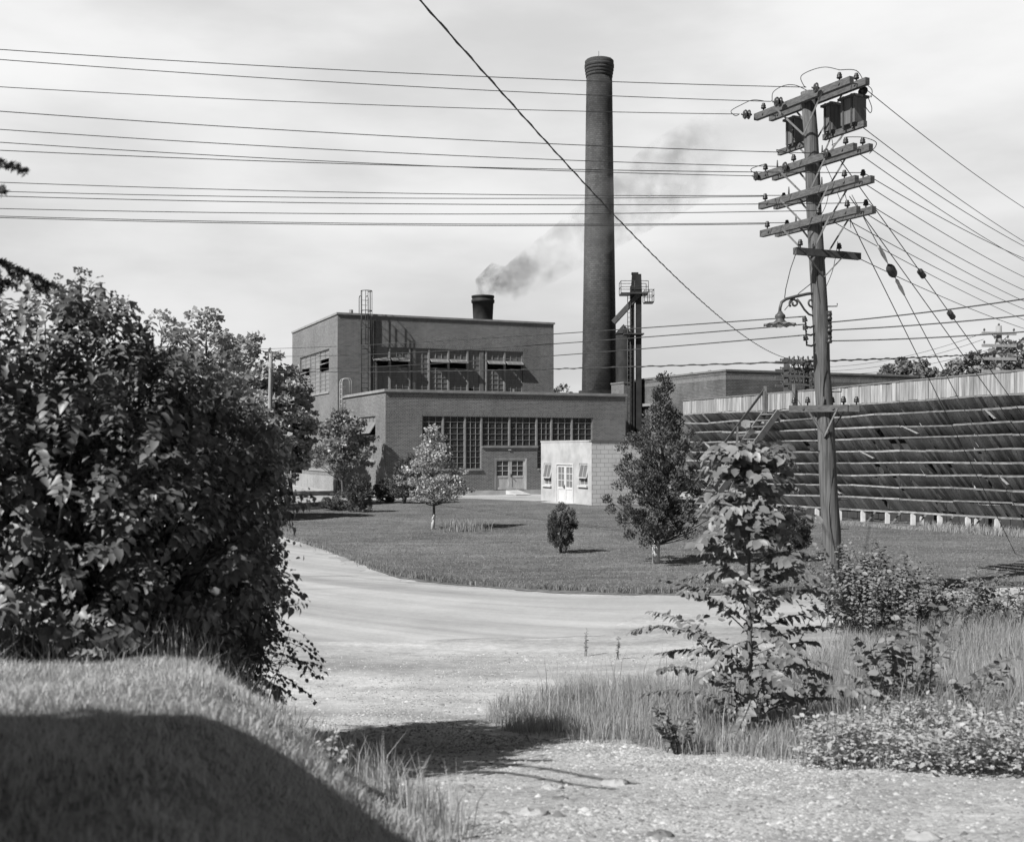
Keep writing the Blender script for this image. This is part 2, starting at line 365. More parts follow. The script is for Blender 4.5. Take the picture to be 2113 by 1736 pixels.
def ground_mat(name, lo, hi, peb, streak, dark, bend=0.0, near=None):
    m, nt, b, out = new_mat(name)
    t = N(nt, 'ShaderNodeTexCoord'); v = t.outputs['Object']
    big = maprange(nt, noise(nt, v, 0.22, 5, 0.6), 0.3, 0.7, lo*KA, hi*KA)
    se = N(nt, 'ShaderNodeSeparateXYZ'); nt.links.new(v, se.inputs[0])
    # wheel tracks follow the curve of the drive
    w = math_node(nt, 'MAXIMUM', math_node(nt, 'SUBTRACT', 2.0, se.outputs[0]), 0.0)
    yy = math_node(nt, 'SUBTRACT', se.outputs[1], math_node(nt, 'MULTIPLY', math_node(nt, 'POWER', w, 1.7), bend))
    cb = N(nt, 'ShaderNodeCombineXYZ'); nt.links.new(math_node(nt, 'MULTIPLY', se.outputs[0], 0.09), cb.inputs[0]); nt.links.new(yy, cb.inputs[1])
    s1 = maprange(nt, noise(nt, cb.outputs[0], 1.5, 5, 0.6), 0.34, 0.70, 1+streak, 1-streak)
    s2 = maprange(nt, noise(nt, cb.outputs[0], 0.45, 3, 0.5), 0.36, 0.66, 1+streak*.8, 1-streak*.8)
    st = math_node(nt, 'MULTIPLY', s1, s2)
    fine = maprange(nt, noise(nt, v, 9.0, 6, 0.75), 0.3, 0.72, 1-dark, 1+dark*0.7)
    mid = maprange(nt, noise(nt, v, 1.3, 6, 0.7), 0.3, 0.72, 1-dark*.9, 1+dark*0.6)
    vo = N(nt, 'ShaderNodeTexVoronoi'); vo.inputs['Scale'].default_value = peb; nt.links.new(v, vo.inputs['Vector'])
    pb = N(nt, 'ShaderNodeRGBToBW'); nt.links.new(vo.outputs['Color'], pb.inputs[0])
    pe = maprange(nt, pb.outputs[0], 0.1, 0.9, 1-dark, 1+dark)
    h = math_node(nt, 'ADD', math_node(nt, 'MULTIPLY', vo.outputs['Distance'], -0.5), noise(nt, v, 34, 6, 0.85))
    if near:                                 # stony close to the bank, packed smoother toward the road
        nf = maprange(nt, math_node(nt, 'ADD', se.outputs[1], math_node(nt, 'MULTIPLY', noise(nt, v, 0.5, 4), 4.0)), near[0], near[1], 1.0, 0.22)
        pe = math_node(nt, 'ADD', 1.0, math_node(nt, 'MULTIPLY', math_node(nt, 'SUBTRACT', pe, 1.0), nf)); h = math_node(nt, 'MULTIPLY', h, nf)
    x = math_node(nt, 'MULTIPLY', math_node(nt, 'MULTIPLY', math_node(nt, 'MULTIPLY', big, st), mid), math_node(nt, 'MULTIPLY', fine, pe))
    nt.links.new(to_color(nt, x), b.inputs['Base Color']); b.inputs['Roughness'].default_value = 0.95; b.inputs['Specular IOR Level'].default_value = 0.15
    bump(nt, b, h, 0.5, 0.018)
    return m
M['gravel'] = ground_mat('gravel', 0.385, 0.51, 48, 0.17, 0.2, 0.05, (8, 12.5))
M['road'] = ground_mat('packed gravel road', 0.40, 0.47, 34, 0.13, 0.07, 0.16, (2, 3))
M['turf'] = ground_mat('turf', 0.135, 0.205, 22, 0.10, 0.28)
M['bank_turf'] = ground_mat('bank turf', 0.17, 0.27, 30, 0.05, 0.25)

# ------------------------------------------------------------------ terrain
def hgt(x, y):
    x = np.asarray(x, float); y = np.asarray(y, float)
    g = np.interp(y, [-50, 3, 5, 6.5, 8, 9.5, 11, 13, 15.5, 17], [1.2, 1.2, 1.04, 0.86, 0.64, 0.43, 0.25, 0.10, 0.015, 0])
    xe = np.interp(y, [0, 4.5, 6, 8.5, 11, 14, 18, 25], [0.9, -0.08, -0.52, -1.68, -3.05, -5.2, -9, -14])
    hb = np.interp(y, [0, 6, 8, 10, 13, 17], [0.7, 0.74, 0.62, 0.36, 0.16, 0.0])
    b = hb*ss((xe-x)/1.25)
    far_r = 0.10*ss((x-1.2)/2.0)*ss((y-5)/3)*(1-ss((y-15)/5))
    rut = 0.018*np.sin(x*1.9+0.4*y)*np.sin(y*1.3+0.7)*(1-ss((y-13)/4)) + 0.010*np.sin(x*5.1-y*3.3)*(1-ss((y-12)/4))
    near = (1-ss((np.abs(x)-25)/30))
    return (g + b + far_r)*near + rut*near
def axis_pts(lo, hi, step, far_lo, far_hi):
    a = list(np.arange(lo, hi+1e-6, step)); s = step; q = lo
    left = []
    while q > far_lo: s *= 1.35; q -= s; left.append(q)
    s = step; q = hi; right = []
    while q < far_hi: s *= 1.35; q += s; right.append(q)
    return np.array(left[::-1] + a + right)
def grid_mesh(name, mat, xs, ys, zf, mask=None):
    X, Y = np.meshgrid(xs, ys); V = np.stack([X, Y, zf(X, Y)], -1).reshape(-1, 3); nx = len(xs)
    i, j = np.meshgrid(np.arange(nx-1), np.arange(len(ys)-1)); k = (j*nx+i).ravel()
    Q = np.stack([k, k+1, k+1+nx, k+nx], 1)
    if mask is not None:
        cx = V[Q].mean(1); Q = Q[mask(cx[:, 0], cx[:, 1])]
        u, inv = np.unique(Q, return_inverse=True); V = V[u]; Q = inv.reshape(-1, 4)
    return np_mesh(name, mat, V, Q.ravel(), np.full(len(Q), 4), smooth=True)
ground = grid_mesh('ground', M['gravel'], axis_pts(-10, 12, 0.16, -3500, 3500), axis_pts(1.0, 20, 0.16, -3000, 4500), hgt)
tag(ground, kind='structure')

def inpoly(px, py, poly):
    px, py = np.asarray(px), np.asarray(py); r = np.zeros(px.shape, bool); n = len(poly)
    for i in range(n):
        x1, y1 = poly[i]; x2, y2 = poly[(i+1) % n]
        c = ((y1 > py) != (y2 > py)) & (px < (x2-x1)*(py-y1)/((y2-y1) if y2 != y1 else 1e-9)+x1); r ^= c
    return r
def polysheet(name, mat, poly, z, skirt, jit, seed, step=0.3):
    rr = random.Random(seed); pts = []
    for (x1, y1), (x2, y2) in zip(poly, poly[1:]+poly[:1]):
        L = math.hypot(x2-x1, y2-y1); n = max(1, int(L/step)) if L < 60 else 20
        for k in range(n): t = k/n; pts.append((x1+(x2-x1)*t+rr.uniform(-jit, jit), y1+(y2-y1)*t+rr.uniform(-jit, jit)))
    mb = MB(); mb.face([(x, y, z) for x, y in pts])
    for (x1, y1), (x2, y2) in zip(pts, pts[1:]+pts[:1]):
        if skirt: mb.face([(x1, y1, z), (x1, y1, z-skirt), (x2, y2, z-skirt), (x2, y2, z)])
    return mb.build(name, mat), pts
def smooth_poly(pts, n=6):                   # Catmull-Rom through an open list
    out = []
    P = [pts[0]]+pts+[pts[-1]]
    for i in range(1, len(P)-2):
        p0, p1, p2, p3 = [np.array(P[i+k]) for k in (-1, 0, 1, 2)]
        for t in np.linspace(0, 1, n, endpoint=False):
            out.append(tuple(0.5*((2*p1)+(-p0+p2)*t+(2*p0-5*p1+4*p2-p3)*t*t+(-p0+3*p1-3*p2+p3)*t**3)))
    return out+[pts[-1]]
lawn_near = smooth_poly([(-15, 53), (-11.0, 45), (-7.07, 36), (-4.73, 30.7), (-2.79, 25.9), (-1.8, 24.3), (-0.55, 23.3), (1.63, 22.3), (3.3, 22.1), (7.9, 22.9), (11, 23.5), (20, 25), (45, 29)])
lawn_poly = lawn_near + [(60, 60), (30, 75), (14, 66), (9.5, 64), (4.4, 62.0), (1.2, 59.2), (-3.07, 62.9), (-8.9, 59.8), (-11.2, 55.6)]
lawn, lawn_pts = polysheet('lawn', M['turf'], lawn_poly, 0.09, 0.12, 0.06, 3); tag(lawn, kind='structure')
road_poly = smooth_poly([(-40, 30), (-16, 20.5), (-9, 17.2), (-3.2, 16.35), (1.6, 17.3), (6, 18.6), (14, 20.2), (45, 24)]) + \
            [(45, 28.2), (20, 24.3), (11, 22.9), (7.9, 22.3), (3.3, 21.5), (1.6, 21.7), (-0.6, 22.7), (-2.0, 23.7), (-3.1, 25.5), (-5.1, 30.4), (-7.5, 35.8), (-11.4, 44.8), (-15.4, 53), (-19, 53), (-24, 40)]
road, _ = polysheet('road', M['road'], road_poly, 0.004, 0, 0.16, 4, 0.3); tag(road, kind='structure')
lip = [p for p in lawn_near if -4.9 < p[0] < 14]
lip_poly = [(x, y+.25) for x, y in lip]+[(x, y-.30-.12*math.sin(x*1.7)) for x, y in lip[::-1]]
soil, _ = polysheet('soil_edge', M['soil'], lip_poly, 0.010, 0, 0.05, 9, 0.2); tag(soil, kind='structure')

wob = lambda x, y: (x+.12*np.sin(y*5.1+x*2)+.06*np.sin(y*13+x*7), y+.14*np.sin(x*4.3-y)+.07*np.sin(x*11.0+y*3))
bank_poly = [(-16, -4), (0.3, -4), (0.95, 1), (0.2, 3.6), (-0.25, 4.9), (-0.68, 6.2), (-1.70, 8.4), (-2.75, 10.3), (-5.5, 13.2), (-10, 15), (-16, 16)]
bank = grid_mesh('grass_bank', M['bank_turf'], np.arange(-16, 1.21, 0.08), np.arange(-4, 16.01, 0.08), lambda x, y: hgt(x, y)+0.015, lambda x, y: inpoly(*wob(x, y), bank_poly))
tag(bank, kind='structure')
verge_poly = [(0.0, 11.4), (0.1, 10.6), (0.28, 9.7), (0.9, 9.0), (1.5, 8.2), (2.2, 7.5), (3.3, 7.0), (6, 6.4), (14, 7), (16, 20.3), (11, 19.8), (6.6, 19.6), (5.6, 18.6), (5.0, 17.2), (4.2, 15), (3.3, 13.6), (2.2, 12.9), (1.0, 12.5)]
verge = grid_mesh('grass_verge', M['bank_turf'], np.arange(-0.2, 16.1, 0.08), np.arange(6.2, 20.5, 0.08), lambda x, y: hgt(x, y)+0.007, lambda x, y: inpoly(*wob(x, y), verge_poly))
tag(verge, kind='structure')

# ------------------------------------------------------------------ plants: generators
LEAF = {
 'diamond': (np.array([[0, 0, 0], [.45, .5, .06], [1, 0, -.05], [.45, -.5, .06]], float), [[0, 3, 2, 1]]),
 'blade': (np.array([[0, -.5, 0], [.6, -.4, .04], [1, 0, 0], [.6, .4, .04], [0, .5, 0]], float), [[0, 1, 2, 3, 4]]),
 'heart': (np.array([[0, 0, 0], [.10, .36, .07], [.48, .34, .09], [1, 0, -.16], [.48, -.34, .09], [.10, -.36, .07], [.5, 0, -.02]], float),
           [[0, 6, 2, 1], [6, 3, 2], [0, 5, 4, 6], [6, 4, 3]]),
 'oval': (np.array([[0, 0, 0], [.28, .27, .05], [.68, .25, .04], [1, 0, -.12], [.68, -.25, .04], [.28, -.27, .05], [.5, 0, -.04]], float),
          [[0, 6, 1], [6, 2, 1], [6, 3, 2], [0, 5, 6], [6, 5, 4], [6, 4, 3]]),
}
def unit(a): return a/np.maximum(np.linalg.norm(a, axis=-1, keepdims=True), 1e-9)
def leaves(name, mat, parent, P, D, Nn, S, shape, W=1.0, smooth=False):
    T, faces = LEAF[shape]; P = np.asarray(P); D = unit(np.asarray(D)); Nn = np.asarray(Nn)
    Nn = unit(Nn - D*np.sum(Nn*D, -1, keepdims=True)); B = np.cross(Nn, D)
    S = np.broadcast_to(np.asarray(S, float), (len(P),))
    V = P[:, None, :] + S[:, None, None]*(T[None, :, :1]*D[:, None, :] + T[None, :, 1:2]*W*B[:, None, :] + T[None, :, 2:3]*Nn[:, None, :])
    k = len(T); off = (np.arange(len(P))*k)[:, None]
    flat = np.array([i for f in faces for i in f]); tot = np.array([len(f) for f in faces])
    return np_mesh(name, mat, V.reshape(-1, 3), (off+flat[None, :]).ravel(), np.tile(tot, len(P)), parent, smooth)
def rdir(rng, n): return unit(rng.normal(size=(n, 3)))
def prof_clumps(rng, n, prof, c, lean=(0, 0), out=0.55, rag=1.0):
    z = np.array([p[0] for p in prof]); r = np.array([p[1] for p in prof])
    zz = []
    while len(zz) < n:
        t = rng.uniform(z[0], z[-1], 4*n); keep = rng.uniform(0, r.max()**1.5, 4*n) < np.interp(t, z, r)**1.5; zz += list(t[keep])
    zz = np.array(zz[:n]); a = rng.uniform(0, 2*np.pi, n); lump = 1+rag*(0.14*np.sin(3*a+zz*2.1)+0.10*np.sin(5*a-zz*3.3)+0.05*np.sin(9*a+zz*9)+rng.normal(0, .06, n))
    q = np.interp(zz, z, r)*lump*rng.uniform(0, 1, n)**(out*0.5)
    f = (zz-z[0])/(z[-1]-z[0])
    P = np.stack([c[0]+q*np.cos(a)+lean[0]*f, c[1]+q*np.sin(a)+lean[1]*f, c[2]+zz], -1)
    return P, np.stack([np.cos(a), np.sin(a), 0.25+0*a], -1)
def limbs(mb, rng, tips, axis, frac=0.55, r0=0.05, n=None, zmin=-1e9):
    """twigs from the trunk axis out to clump tips"""
    az = np.array([p[2] for p in axis])
    idx = range(len(tips)) if n is None else rng.choice(len(tips), min(n, len(tips)), replace=False)
    for i in idx:
        t = Vector(tips[i]); zb = max(az[0], zmin, min(az[-1], t.z - frac*(t.xy - Vector(axis[0][:2])).length - 0.15))
        k = np.interp(zb, az, np.arange(len(axis))); lo = int(k); hi = min(lo+1, len(axis)-1)
        b = Vector(axis[lo]).lerp(Vector(axis[hi]), k-lo)
        m = b.lerp(t, 0.5) + Vector((rng.normal(0, .04), rng.normal(0, .04), -0.04))
        L = (t-b).length; r = r0*(0.35+0.65*min(1, L/2))
        mb.tube([b, m, t], [r, r*0.6, r*0.2], 5, cap=False)
def tree(name, label, cat, base, prof, mat, bark, n_cl, per, spread, size, shape='diamond', lean=(0, 0), group=None, trunk_r=0.1, trunk_top=None,
         up=0.1, W=1.0, seed=1, out=0.5, white=0, flat=0.6, r_limb=0.04, nlimb=60, droop=0.0, crook=0.05, rag=1.0):
    rng = np.random.default_rng(seed); t = thing(name, label, cat, base, group)
    base = np.array(base, float); zt = trunk_top or prof[-1][0]*0.9
    axis = []
    for k in range(7):
        f = k/6; axis.append((base[0]+lean[0]*f+rng.normal(0, crook)*(k > 0), base[1]+lean[1]*f+rng.normal(0, crook)*(k > 0), base[2]-0.05+zt*f))
    tips, outw = prof_clumps(rng, n_cl, prof, base, lean, out, rag)
    mb = MB(); mb.tube(axis, [trunk_r*(1.25 if k == 0 else 1-0.8*k/6) for k in range(7)], 8)
    limbs(mb, rng, tips, axis, r0=r_limb, n=nlimb, zmin=base[2]+prof[0][0]*.85)
    tr = mb.build('trunk', bark, t)
    if white:
        w = MB(); w.tube([Vector(axis[0]), Vector(axis[0]).lerp(Vector(axis[1]), white/(zt/6)) if white < zt/6 else Vector(axis[1])], [trunk_r*1.32, trunk_r*1.12], 10)
        w.build('whitewash', M['whitewash'], tr)
    n = n_cl*per; ci = np.repeat(np.arange(n_cl), per); off = rng.normal(size=(n, 3)); off[:, 2] *= flat
    ro = rng.uniform(0.25, 1.0, n)**0.6
    P = tips[ci]+unit(off)*np.array([1, 1, flat])*(spread*ro*rng.uniform(.7, 1.3, n_cl)[ci])[:, None]
    P[:, 2] = np.maximum(P[:, 2], base[2]+0.03)
    D = unit(rdir(rng, n)*0.9 + outw[ci]*0.5 + np.array([0, 0, up-droop]))
    Nn = unit(rdir(rng, n)*0.8 + np.array([0, 0, 0.8]) + outw[ci]*0.3)
    leaves('crown', mat, t, P, D, Nn, size*rng.uniform(.6, 1.35, n), shape, W)
    return t
def blades(name, mat, P, H, Wd, lean, rng, parent=None):
    n = len(P); a = rng.uniform(0, 2*np.pi, n); d = np.stack([np.cos(a), np.sin(a), 0*a], -1)
    b = rng.uniform(0, 2*np.pi, n); ln = np.stack([np.cos(b), np.sin(b), 0*b], -1)*np.asarray(lean)[..., None] if np.ndim(lean) else np.stack([np.cos(b), np.sin(b), 0*b], -1)*(lean*rng.uniform(0.2, 1.2, n))[:, None]
    H = np.broadcast_to(H, (n,)); Wd = np.broadcast_to(Wd, (n,)); up = np.array([0, 0, 1.0])
    v0 = P - d*(Wd/2)[:, None]; v1 = P + d*(Wd/2)[:, None]
    mid = P + (up*0.55+ln*0.25)*H[:, None]; v2 = mid + d*(Wd*0.4)[:, None]; v3 = mid - d*(Wd*0.4)[:, None]
    v4 = P + (up*(1-0.15*np.linalg.norm(ln, axis=-1, keepdims=True))+ln)*H[:, None]
    V = np.stack([v0, v1, v2, v3, v4], 1).reshape(-1, 3); off = (np.arange(n)*5)[:, None]
    flat = np.array([0, 1, 2, 3, 3, 2, 4]); return np_mesh(name, mat, V, (off+flat).ravel(), np.tile([4, 3], n), parent)
def scatter(rng, n, poly, dens=None, zoff=0.0):
    xs = [p[0] for p in poly]; ys = [p[1] for p in poly]; out = []; tot = 0
    while tot < n:
        x = rng.uniform(min(xs), max(xs), n*2); y = rng.uniform(min(ys), max(ys), n*2); k = inpoly(x, y, poly)
        if dens is not None: k &= rng.uniform(0, 1, n*2) < dens(x, y)
        out.append(np.stack([x[k], y[k]], -1)); tot += k.sum()
    q = np.concatenate(out)[:n]; return np.column_stack([q, hgt(q[:, 0], q[:, 1])+zoff])
def sprout(rng, mb, base, direction, length, r, n_leaf, size, droop=0.35, start=0.2, wander=0.06, flatleaf=0.6):
    """one leafy shoot: adds its stem to mb, returns leaf arrays"""
    d = Vector(direction).normalized(); pts = [Vector(base)]; k = 7
    for i in range(k):
        d = (d + Vector((rng.normal(0, wander), rng.normal(0, wander), rng.normal(0, wander)-droop*0.12*(i/k+.3)))).normalized(); pts.append(pts[-1]+d*length/k)
    mb.tube(pts, [r*(1-0.75*i/k) for i in range(k+1)], 5, cap=False)
    P, D, Nn, S = [], [], [], []
    for j in range(n_leaf):
        t = (start+(1-start)*(j+rng.uniform(0, .8))/n_leaf)*k; t = min(t, k-0.001); i = int(t); p = pts[i].lerp(pts[i+1], t-i); dd = (pts[i+1]-pts[i]).normalized()
        side = dd.cross(Vector((0, 0, 1)));
        if side.length < 0.1: side = Vector((rng.normal(), rng.normal(), 0))
        side = side.normalized()*(1 if j % 2 else -1)
        q = dd*0.55 + side*0.75 + Vector((rng.normal(0, .3), rng.normal(0, .3), rng.normal(-0.42, .25)))
        P.append(p); D.append(q); Nn.append(Vector((rng.normal(0, .4), rng.normal(0, .4), 1))*flatleaf + Vector((dd.x, dd.y, 0))*.45+Vector((-.2, -0.3, 0.1))); S.append(size*rng.uniform(.6, 1.2))
    return [np.array([list(v) for v in L]) for L in (P, D, Nn)] + [np.array(S)]
def shoots_plant(name, label, cat, base, shoots, mat, bark, size, shape='oval', W=1.0, group=None, seed=1, stem=None, extra=None):
    """shoots: (start offset, direction, length, radius, leaves, size factor)"""
    rng = np.random.default_rng(seed); t = thing(name, label, cat, base, group); mb = MB(); A = [[], [], [], []]
    if stem: mb.tube(*stem)
    for so, dr, L, r, nl, sf, dp in shoots:
        q = sprout(rng, mb, Vector(base)+Vector(so), dr, L, r, nl, size*sf, dp)
        for a, b in zip(A, q): a.append(b)
    if extra:
        for a, b in zip(A, extra): a.append(b)
    mb.build('stem', bark, t)
    leaves('foliage', mat, t, *[np.concatenate(a) for a in A], shape, W, True)
    return t

# ------------------------------------------------------------------ buildings
U = (0.9195, 0.3932); NF = (0.3932, -0.9195); V_ = (-0.3932, 0.9195); NL = (-0.9195, -0.3932)
def grid_window(parent, w, a0, a1, z0, z1, cols, rows, pane, frame=None, b=-0.12, bar=0.035, edge=0.06, gaps=(), name='window', label=None):
    """frame with glazing bars as the window, one pane mesh under it; gaps are (col0, col1, row0, row1) left open"""
    fm = frame or M['frame']; mb = MB()
    w.box(mb, a0, a0+edge, b-0.05, b+0.05, z0, z1); w.box(mb, a1-edge, a1, b-0.05, b+0.05, z0, z1)
    w.box(mb, a0+edge, a1-edge, b-0.05, b+0.05, z0, z0+edge); w.box(mb, a0+edge, a1-edge, b-0.05, b+0.05, z1-edge, z1)
    ca = [a0+(a1-a0)*k/cols for k in range(cols+1)]; rz = [z0+(z1-z0)*k/rows for k in range(rows+1)]
    isgap = lambda i, j: any(g[0] <= i < g[1] and g[2] <= j < g[3] for g in gaps)
    for k in range(1, cols):
        run = None
        for j in range(rows+1):
            blocked = j == rows or (isgap(k-1, j) and isgap(k, j))
            if not blocked and run is None: run = j
            if blocked and run is not None:
                w.box(mb, ca[k]-bar/2, ca[k]+bar/2, b-0.025, b+0.035, rz[run], rz[j]); run = None
    for k in range(1, rows):
        run = None
        for i in range(cols+1):
            blocked = i == cols or (isgap(i, k-1) and isgap(i, k))
            if not blocked and run is None: run = i
            if blocked and run is not None:
                w.box(mb, ca[run], ca[i], b-0.022, b+0.030, rz[k]-bar/2, rz[k]+bar/2); run = None
    wo = mb.build(name, fm, parent)
    if label: wo['label'] = label
    pm = MB()
    for j in range(rows+1):
        cells = [i for i in range(cols) if j < rows and not isgap(i, j)]
        for i in cells: w.box(pm, ca[i], ca[i+1], b-0.010, b-0.004, rz[j], rz[j+1])
        if not cells and pm.v: pm.build('pane', pane, wo); pm = MB()      # a vent across the whole width parts the glass
    return wo
def open_sash(parent, w, a0, a1, z0, z1, tilt, cols, pane, frame, b=-0.08, hinge='top'):
    """a tilted sash: frame with its glass pane, swung out at the bottom"""
    mb = MB(); h = z1-z0
    T = lambda a, s, o: w.p(a, b + math.sin(tilt)*s*h + math.cos(tilt)*o, z1 - math.cos(tilt)*s*h + math.sin(tilt)*o)
    for (p, q) in ((T(a0, 0, 0), T(a0, 1, 0)), (T(a1, 0, 0), T(a1, 1, 0)), (T(a0, 1, 0), T(a1, 1, 0)), (T(a0, 0, 0), T(a1, 0, 0))): mb.bar(p, q, 0.05, 0.05)
    for k in range(1, cols): a = a0+(a1-a0)*k/cols; mb.bar(T(a, 0, 0), T(a, 1, 0), 0.03, 0.03)
    s = mb.build('open_sash', frame, parent); pm = MB()
    c = [T(a0, 0, -.004), T(a1, 0, -.004), T(a1, 1, -.004), T(a0, 1, -.004)]; c2 = [T(a0, 0, .004), T(a1, 0, .004), T(a1, 1, .004), T(a0, 1, .004)]
    pm.hexa(c+c2); pm.build('pane', pane, s); return s
def coping(parent, walls, z, h=0.14, over=0.08, inn=0.32, mat=None):
    mb = MB()
    for w, a0, a1 in walls: w.box(mb, a0, a1, -inn, over, z, z+h)
    return mb.build('coping', mat or M['coping'], parent)
def ladder(parent, name, w, a, z0, z1, wd=0.42, off=0.22, mat=None, hoop_top=None):
    mb = MB()
    for s in (-1, 1):
        pts = [w.p(a+s*wd/2, off, z0), w.p(a+s*wd/2, off, z1)]
        if hoop_top: pts += [w.p(a+s*wd/2, off-0.06, z1+0.14), w.p(a+s*wd/2, off-0.22, z1+0.22), w.p(a+s*wd/2, off-0.55, z1+0.2), w.p(a+s*wd/2, off-0.62, z1+0.05), w.p(a+s*wd/2, off-0.62, hoop_top)]
        mb.tube(pts, 0.026, 6)
    n = int((z1-z0)/0.32)
    for k in range(n+1): z = z0+0.15+k*0.32; mb.tube([w.p(a-wd/2, off, z), w.p(a+wd/2, off, z)], 0.016, 5)
    for k in range(int((z1-z0)/1.5)+1):
        z = min(z0+0.4+k*1.5, z1-0.25)
        for s in (-1, 1): mb.bar(w.p(a+s*wd/2, off, z), w.p(a+s*wd/2, 0, z), 0.04, 0.02)
    return mb.build(name, mat or M['steel_dark'], parent)

# ---- tall boiler house behind
O2 = (-11.40, 75.30); ZB = 11.55
bf = Wall(O2, U, NF); bl = Wall(O2, V_, NL); BW, BL = 15.6, 13.6
boiler = thing('boiler_house', 'tall flat-roofed brick boiler house with a short smoking stack on its roof', 'building', (O2[0], O2[1], 0))
ax = [bf.a((1250+x/2.817)/1.7164) for x in (180, 370, 565, 760, 955, 1145, 1330, 1515, 1695)]
zh, zv1, zv0, zs = bf.z(765, 714), bf.z(765, 730.5), bf.z(765, 750.5), 5.6
lw0, lw1 = bl.a(678.5), bl.a(618.5); lzh, lzs = bl.z(678.5, 719), bl.z(678.5, 807)
low0, low1 = bl.a(662), bl.a(632); lowz1, lowz0 = bl.z(640, 872), bl.z(640, 966)
dr0, dr1 = bl.a(623), bl.a(609.5); drz = bl.z(615, 941)
mb = MB()
bf.wall(mb, 0, BW, 0, ZB, [(ax[0], ax[-1], zs, zh)])
bl.wall(mb, 0, BL, 0, ZB, [(lw0, lw1, lzs, lzh), (low0-2.2, low1, lowz0, lowz1), (dr0, dr1, 0.05, drz)])
bk = Wall(bl.p(BL, 0, 0)[:2], U, (-NF[0], -NF[1])); bk.wall(mb, 0, BW, 0, ZB, [])
br = Wall(bf.p(BW, 0, 0)[:2], V_, U); br.wall(mb, 0, BL, 0, ZB, [])
mb.build('wall', M['brick'], boiler)
mb = MB(); P = [bf.p(0.1, -0.1, ZB-0.35), bf.p(BW-0.1, -0.1, ZB-0.35), bf.p(BW-0.1, -BL+0.1, ZB-0.35), bf.p(0.1, -BL+0.1, ZB-0.35)]
mb.hexa(P+[v+Vector((0, 0, 0.18)) for v in P]); rf = mb.build('roof', M['roof'], boiler)
coping(boiler, [(bf, -0.08, BW+0.08), (bl, 0.32, BL), (br, 0.32, BL), (bk, 0.32, BW-0.32)], ZB, 0.13, 0.08)
mb = MB(); bf.box(mb, 0.003, BW-0.003, -0.01, 0.006, ZB-0.30, ZB-0.07); bf.box(mb, ax[0]-0.3, ax[-1]+0.3, -0.01, 0.006, zh, zh+0.24)
bl.box(mb, lw0-0.2, lw1+0.2, -0.01, 0.006, lzh, lzh+0.24); mb.build('soldier_course', M['soldier'], boiler)
mb = MB(); bl.box(mb, lw0-0.1, lw1+0.1, -0.2, 0.07, lzs-0.12, lzs); mb.build('sill', M['coping'], boiler)
mb = MB(); bl.box(mb, low0-2.3, low1+0.1, -0.2, 0.07, lowz0-0.12, lowz0); mb.build('sill', M['coping'], boiler)
for i in range(1, 8):
    mb = MB(); bf.box(mb, ax[i]-0.05, ax[i]+0.05, -0.20, -0.03, zs, zh); mb.build('mullion', M['frame'], boiler)
nrow = 12; zst = (zh-zs)/nrow
for i in range(8):
    cols = 3; vent = i in (0, 1, 3, 4, 6, 7)
    gaps = [(0, 3, 8, 10)] if vent else []
    if i == 5: gaps = [(0, 1, 2, 4)]
    lo, hi = zs, zh
    pane = M['glass_pale'] if i in (0, 1) else M['glass_dim']
    w_ = grid_window(boiler, bf, ax[i]+0.05, ax[i+1]-0.05, lo, hi, cols, nrow, pane, bar=0.02, edge=0.035, gaps=gaps)
    if vent:
        w_['label'] = 'wide steel window with its top vent swung open'
        open_sash(w_, bf, ax[i]+0.10, ax[i+1]-0.10, zs+zst*8.45, zs+zst*9.85, R(60), 3, M['glass_pale'], M['frame'])
# columns that show behind the glass
for a in (ax[2]+0.35, ax[6]-0.35): mb = MB(); bf.box(mb, a-0.15, a+0.15, -0.10, -0.04, zs, zh); mb.build('column', M['steel_grey'], boiler)
n = 3
for k in range(n):
    a0, a1 = lw0+(lw1-lw0)*k/n, lw0+(lw1-lw0)*(k+1)/n
    gaps = [(0, 2, 5, 8)] if k == 0 else ([(0, 2, 4, 7)] if k == 2 else [])
    w_ = grid_window(boiler, bl, a0+0.03, a1-0.03, lzs, lzh, 2, 10, M['glass_side'], bar=0.035, edge=0.05, gaps=gaps)
    if gaps:
        w_['label'] = 'steel window with a pivoted vent standing open'; st = (lzh-lzs)/10
        open_sash(w_, bl, a0+0.12, a1-0.12, lzs+st*(gaps[0][2]+0.9), lzs+st*(gaps[0][2]+1.9), R(72), 2, M['glass_side'], M['frame'])
for k in range(3):
    a0 = low0-2.2; L = low1-a0
    grid_window(boiler, bl, a0+L*k/3+0.02, a0+L*(k+1)/3-0.02, lowz0, lowz1, 5, 5, M['glass_side'], bar=0.05, edge=0.05)
mb = MB(); bl.box(mb, 0.3, BL-0.002, 0.0, 0.03, 0, 0.95 if lowz0 > 1.2 else lowz0-0.15)
pale = mb.build('painted_base', M['brick_pale'], boiler)
mb = MB(); q = [bl.p(dr1, 0, 0.06), bl.p(dr1-0.45, 0.9, 0.06)]; mb.bar(q[0]+Vector((0, 0, drz/2)), q[1]+Vector((0, 0, drz/2)), 0.05, drz-0.1)
dd = mb.build('door', M['door'], boiler); dd['label'] = 'pale glazed door standing open'
mb = MB()
for s in range(4):
    for c in range(2):
        m0 = q[0].lerp(q[1], 0.2+0.32*c); m1 = q[0].lerp(q[1], 0.46+0.32*c); z = drz*0.5+s*0.24
        mb.bar(m0+Vector((0, 0, z+.1)), m1+Vector((0, 0, z+.1)), 0.062, 0.19)
mb.build('pane', M['glass_dim'], dd)
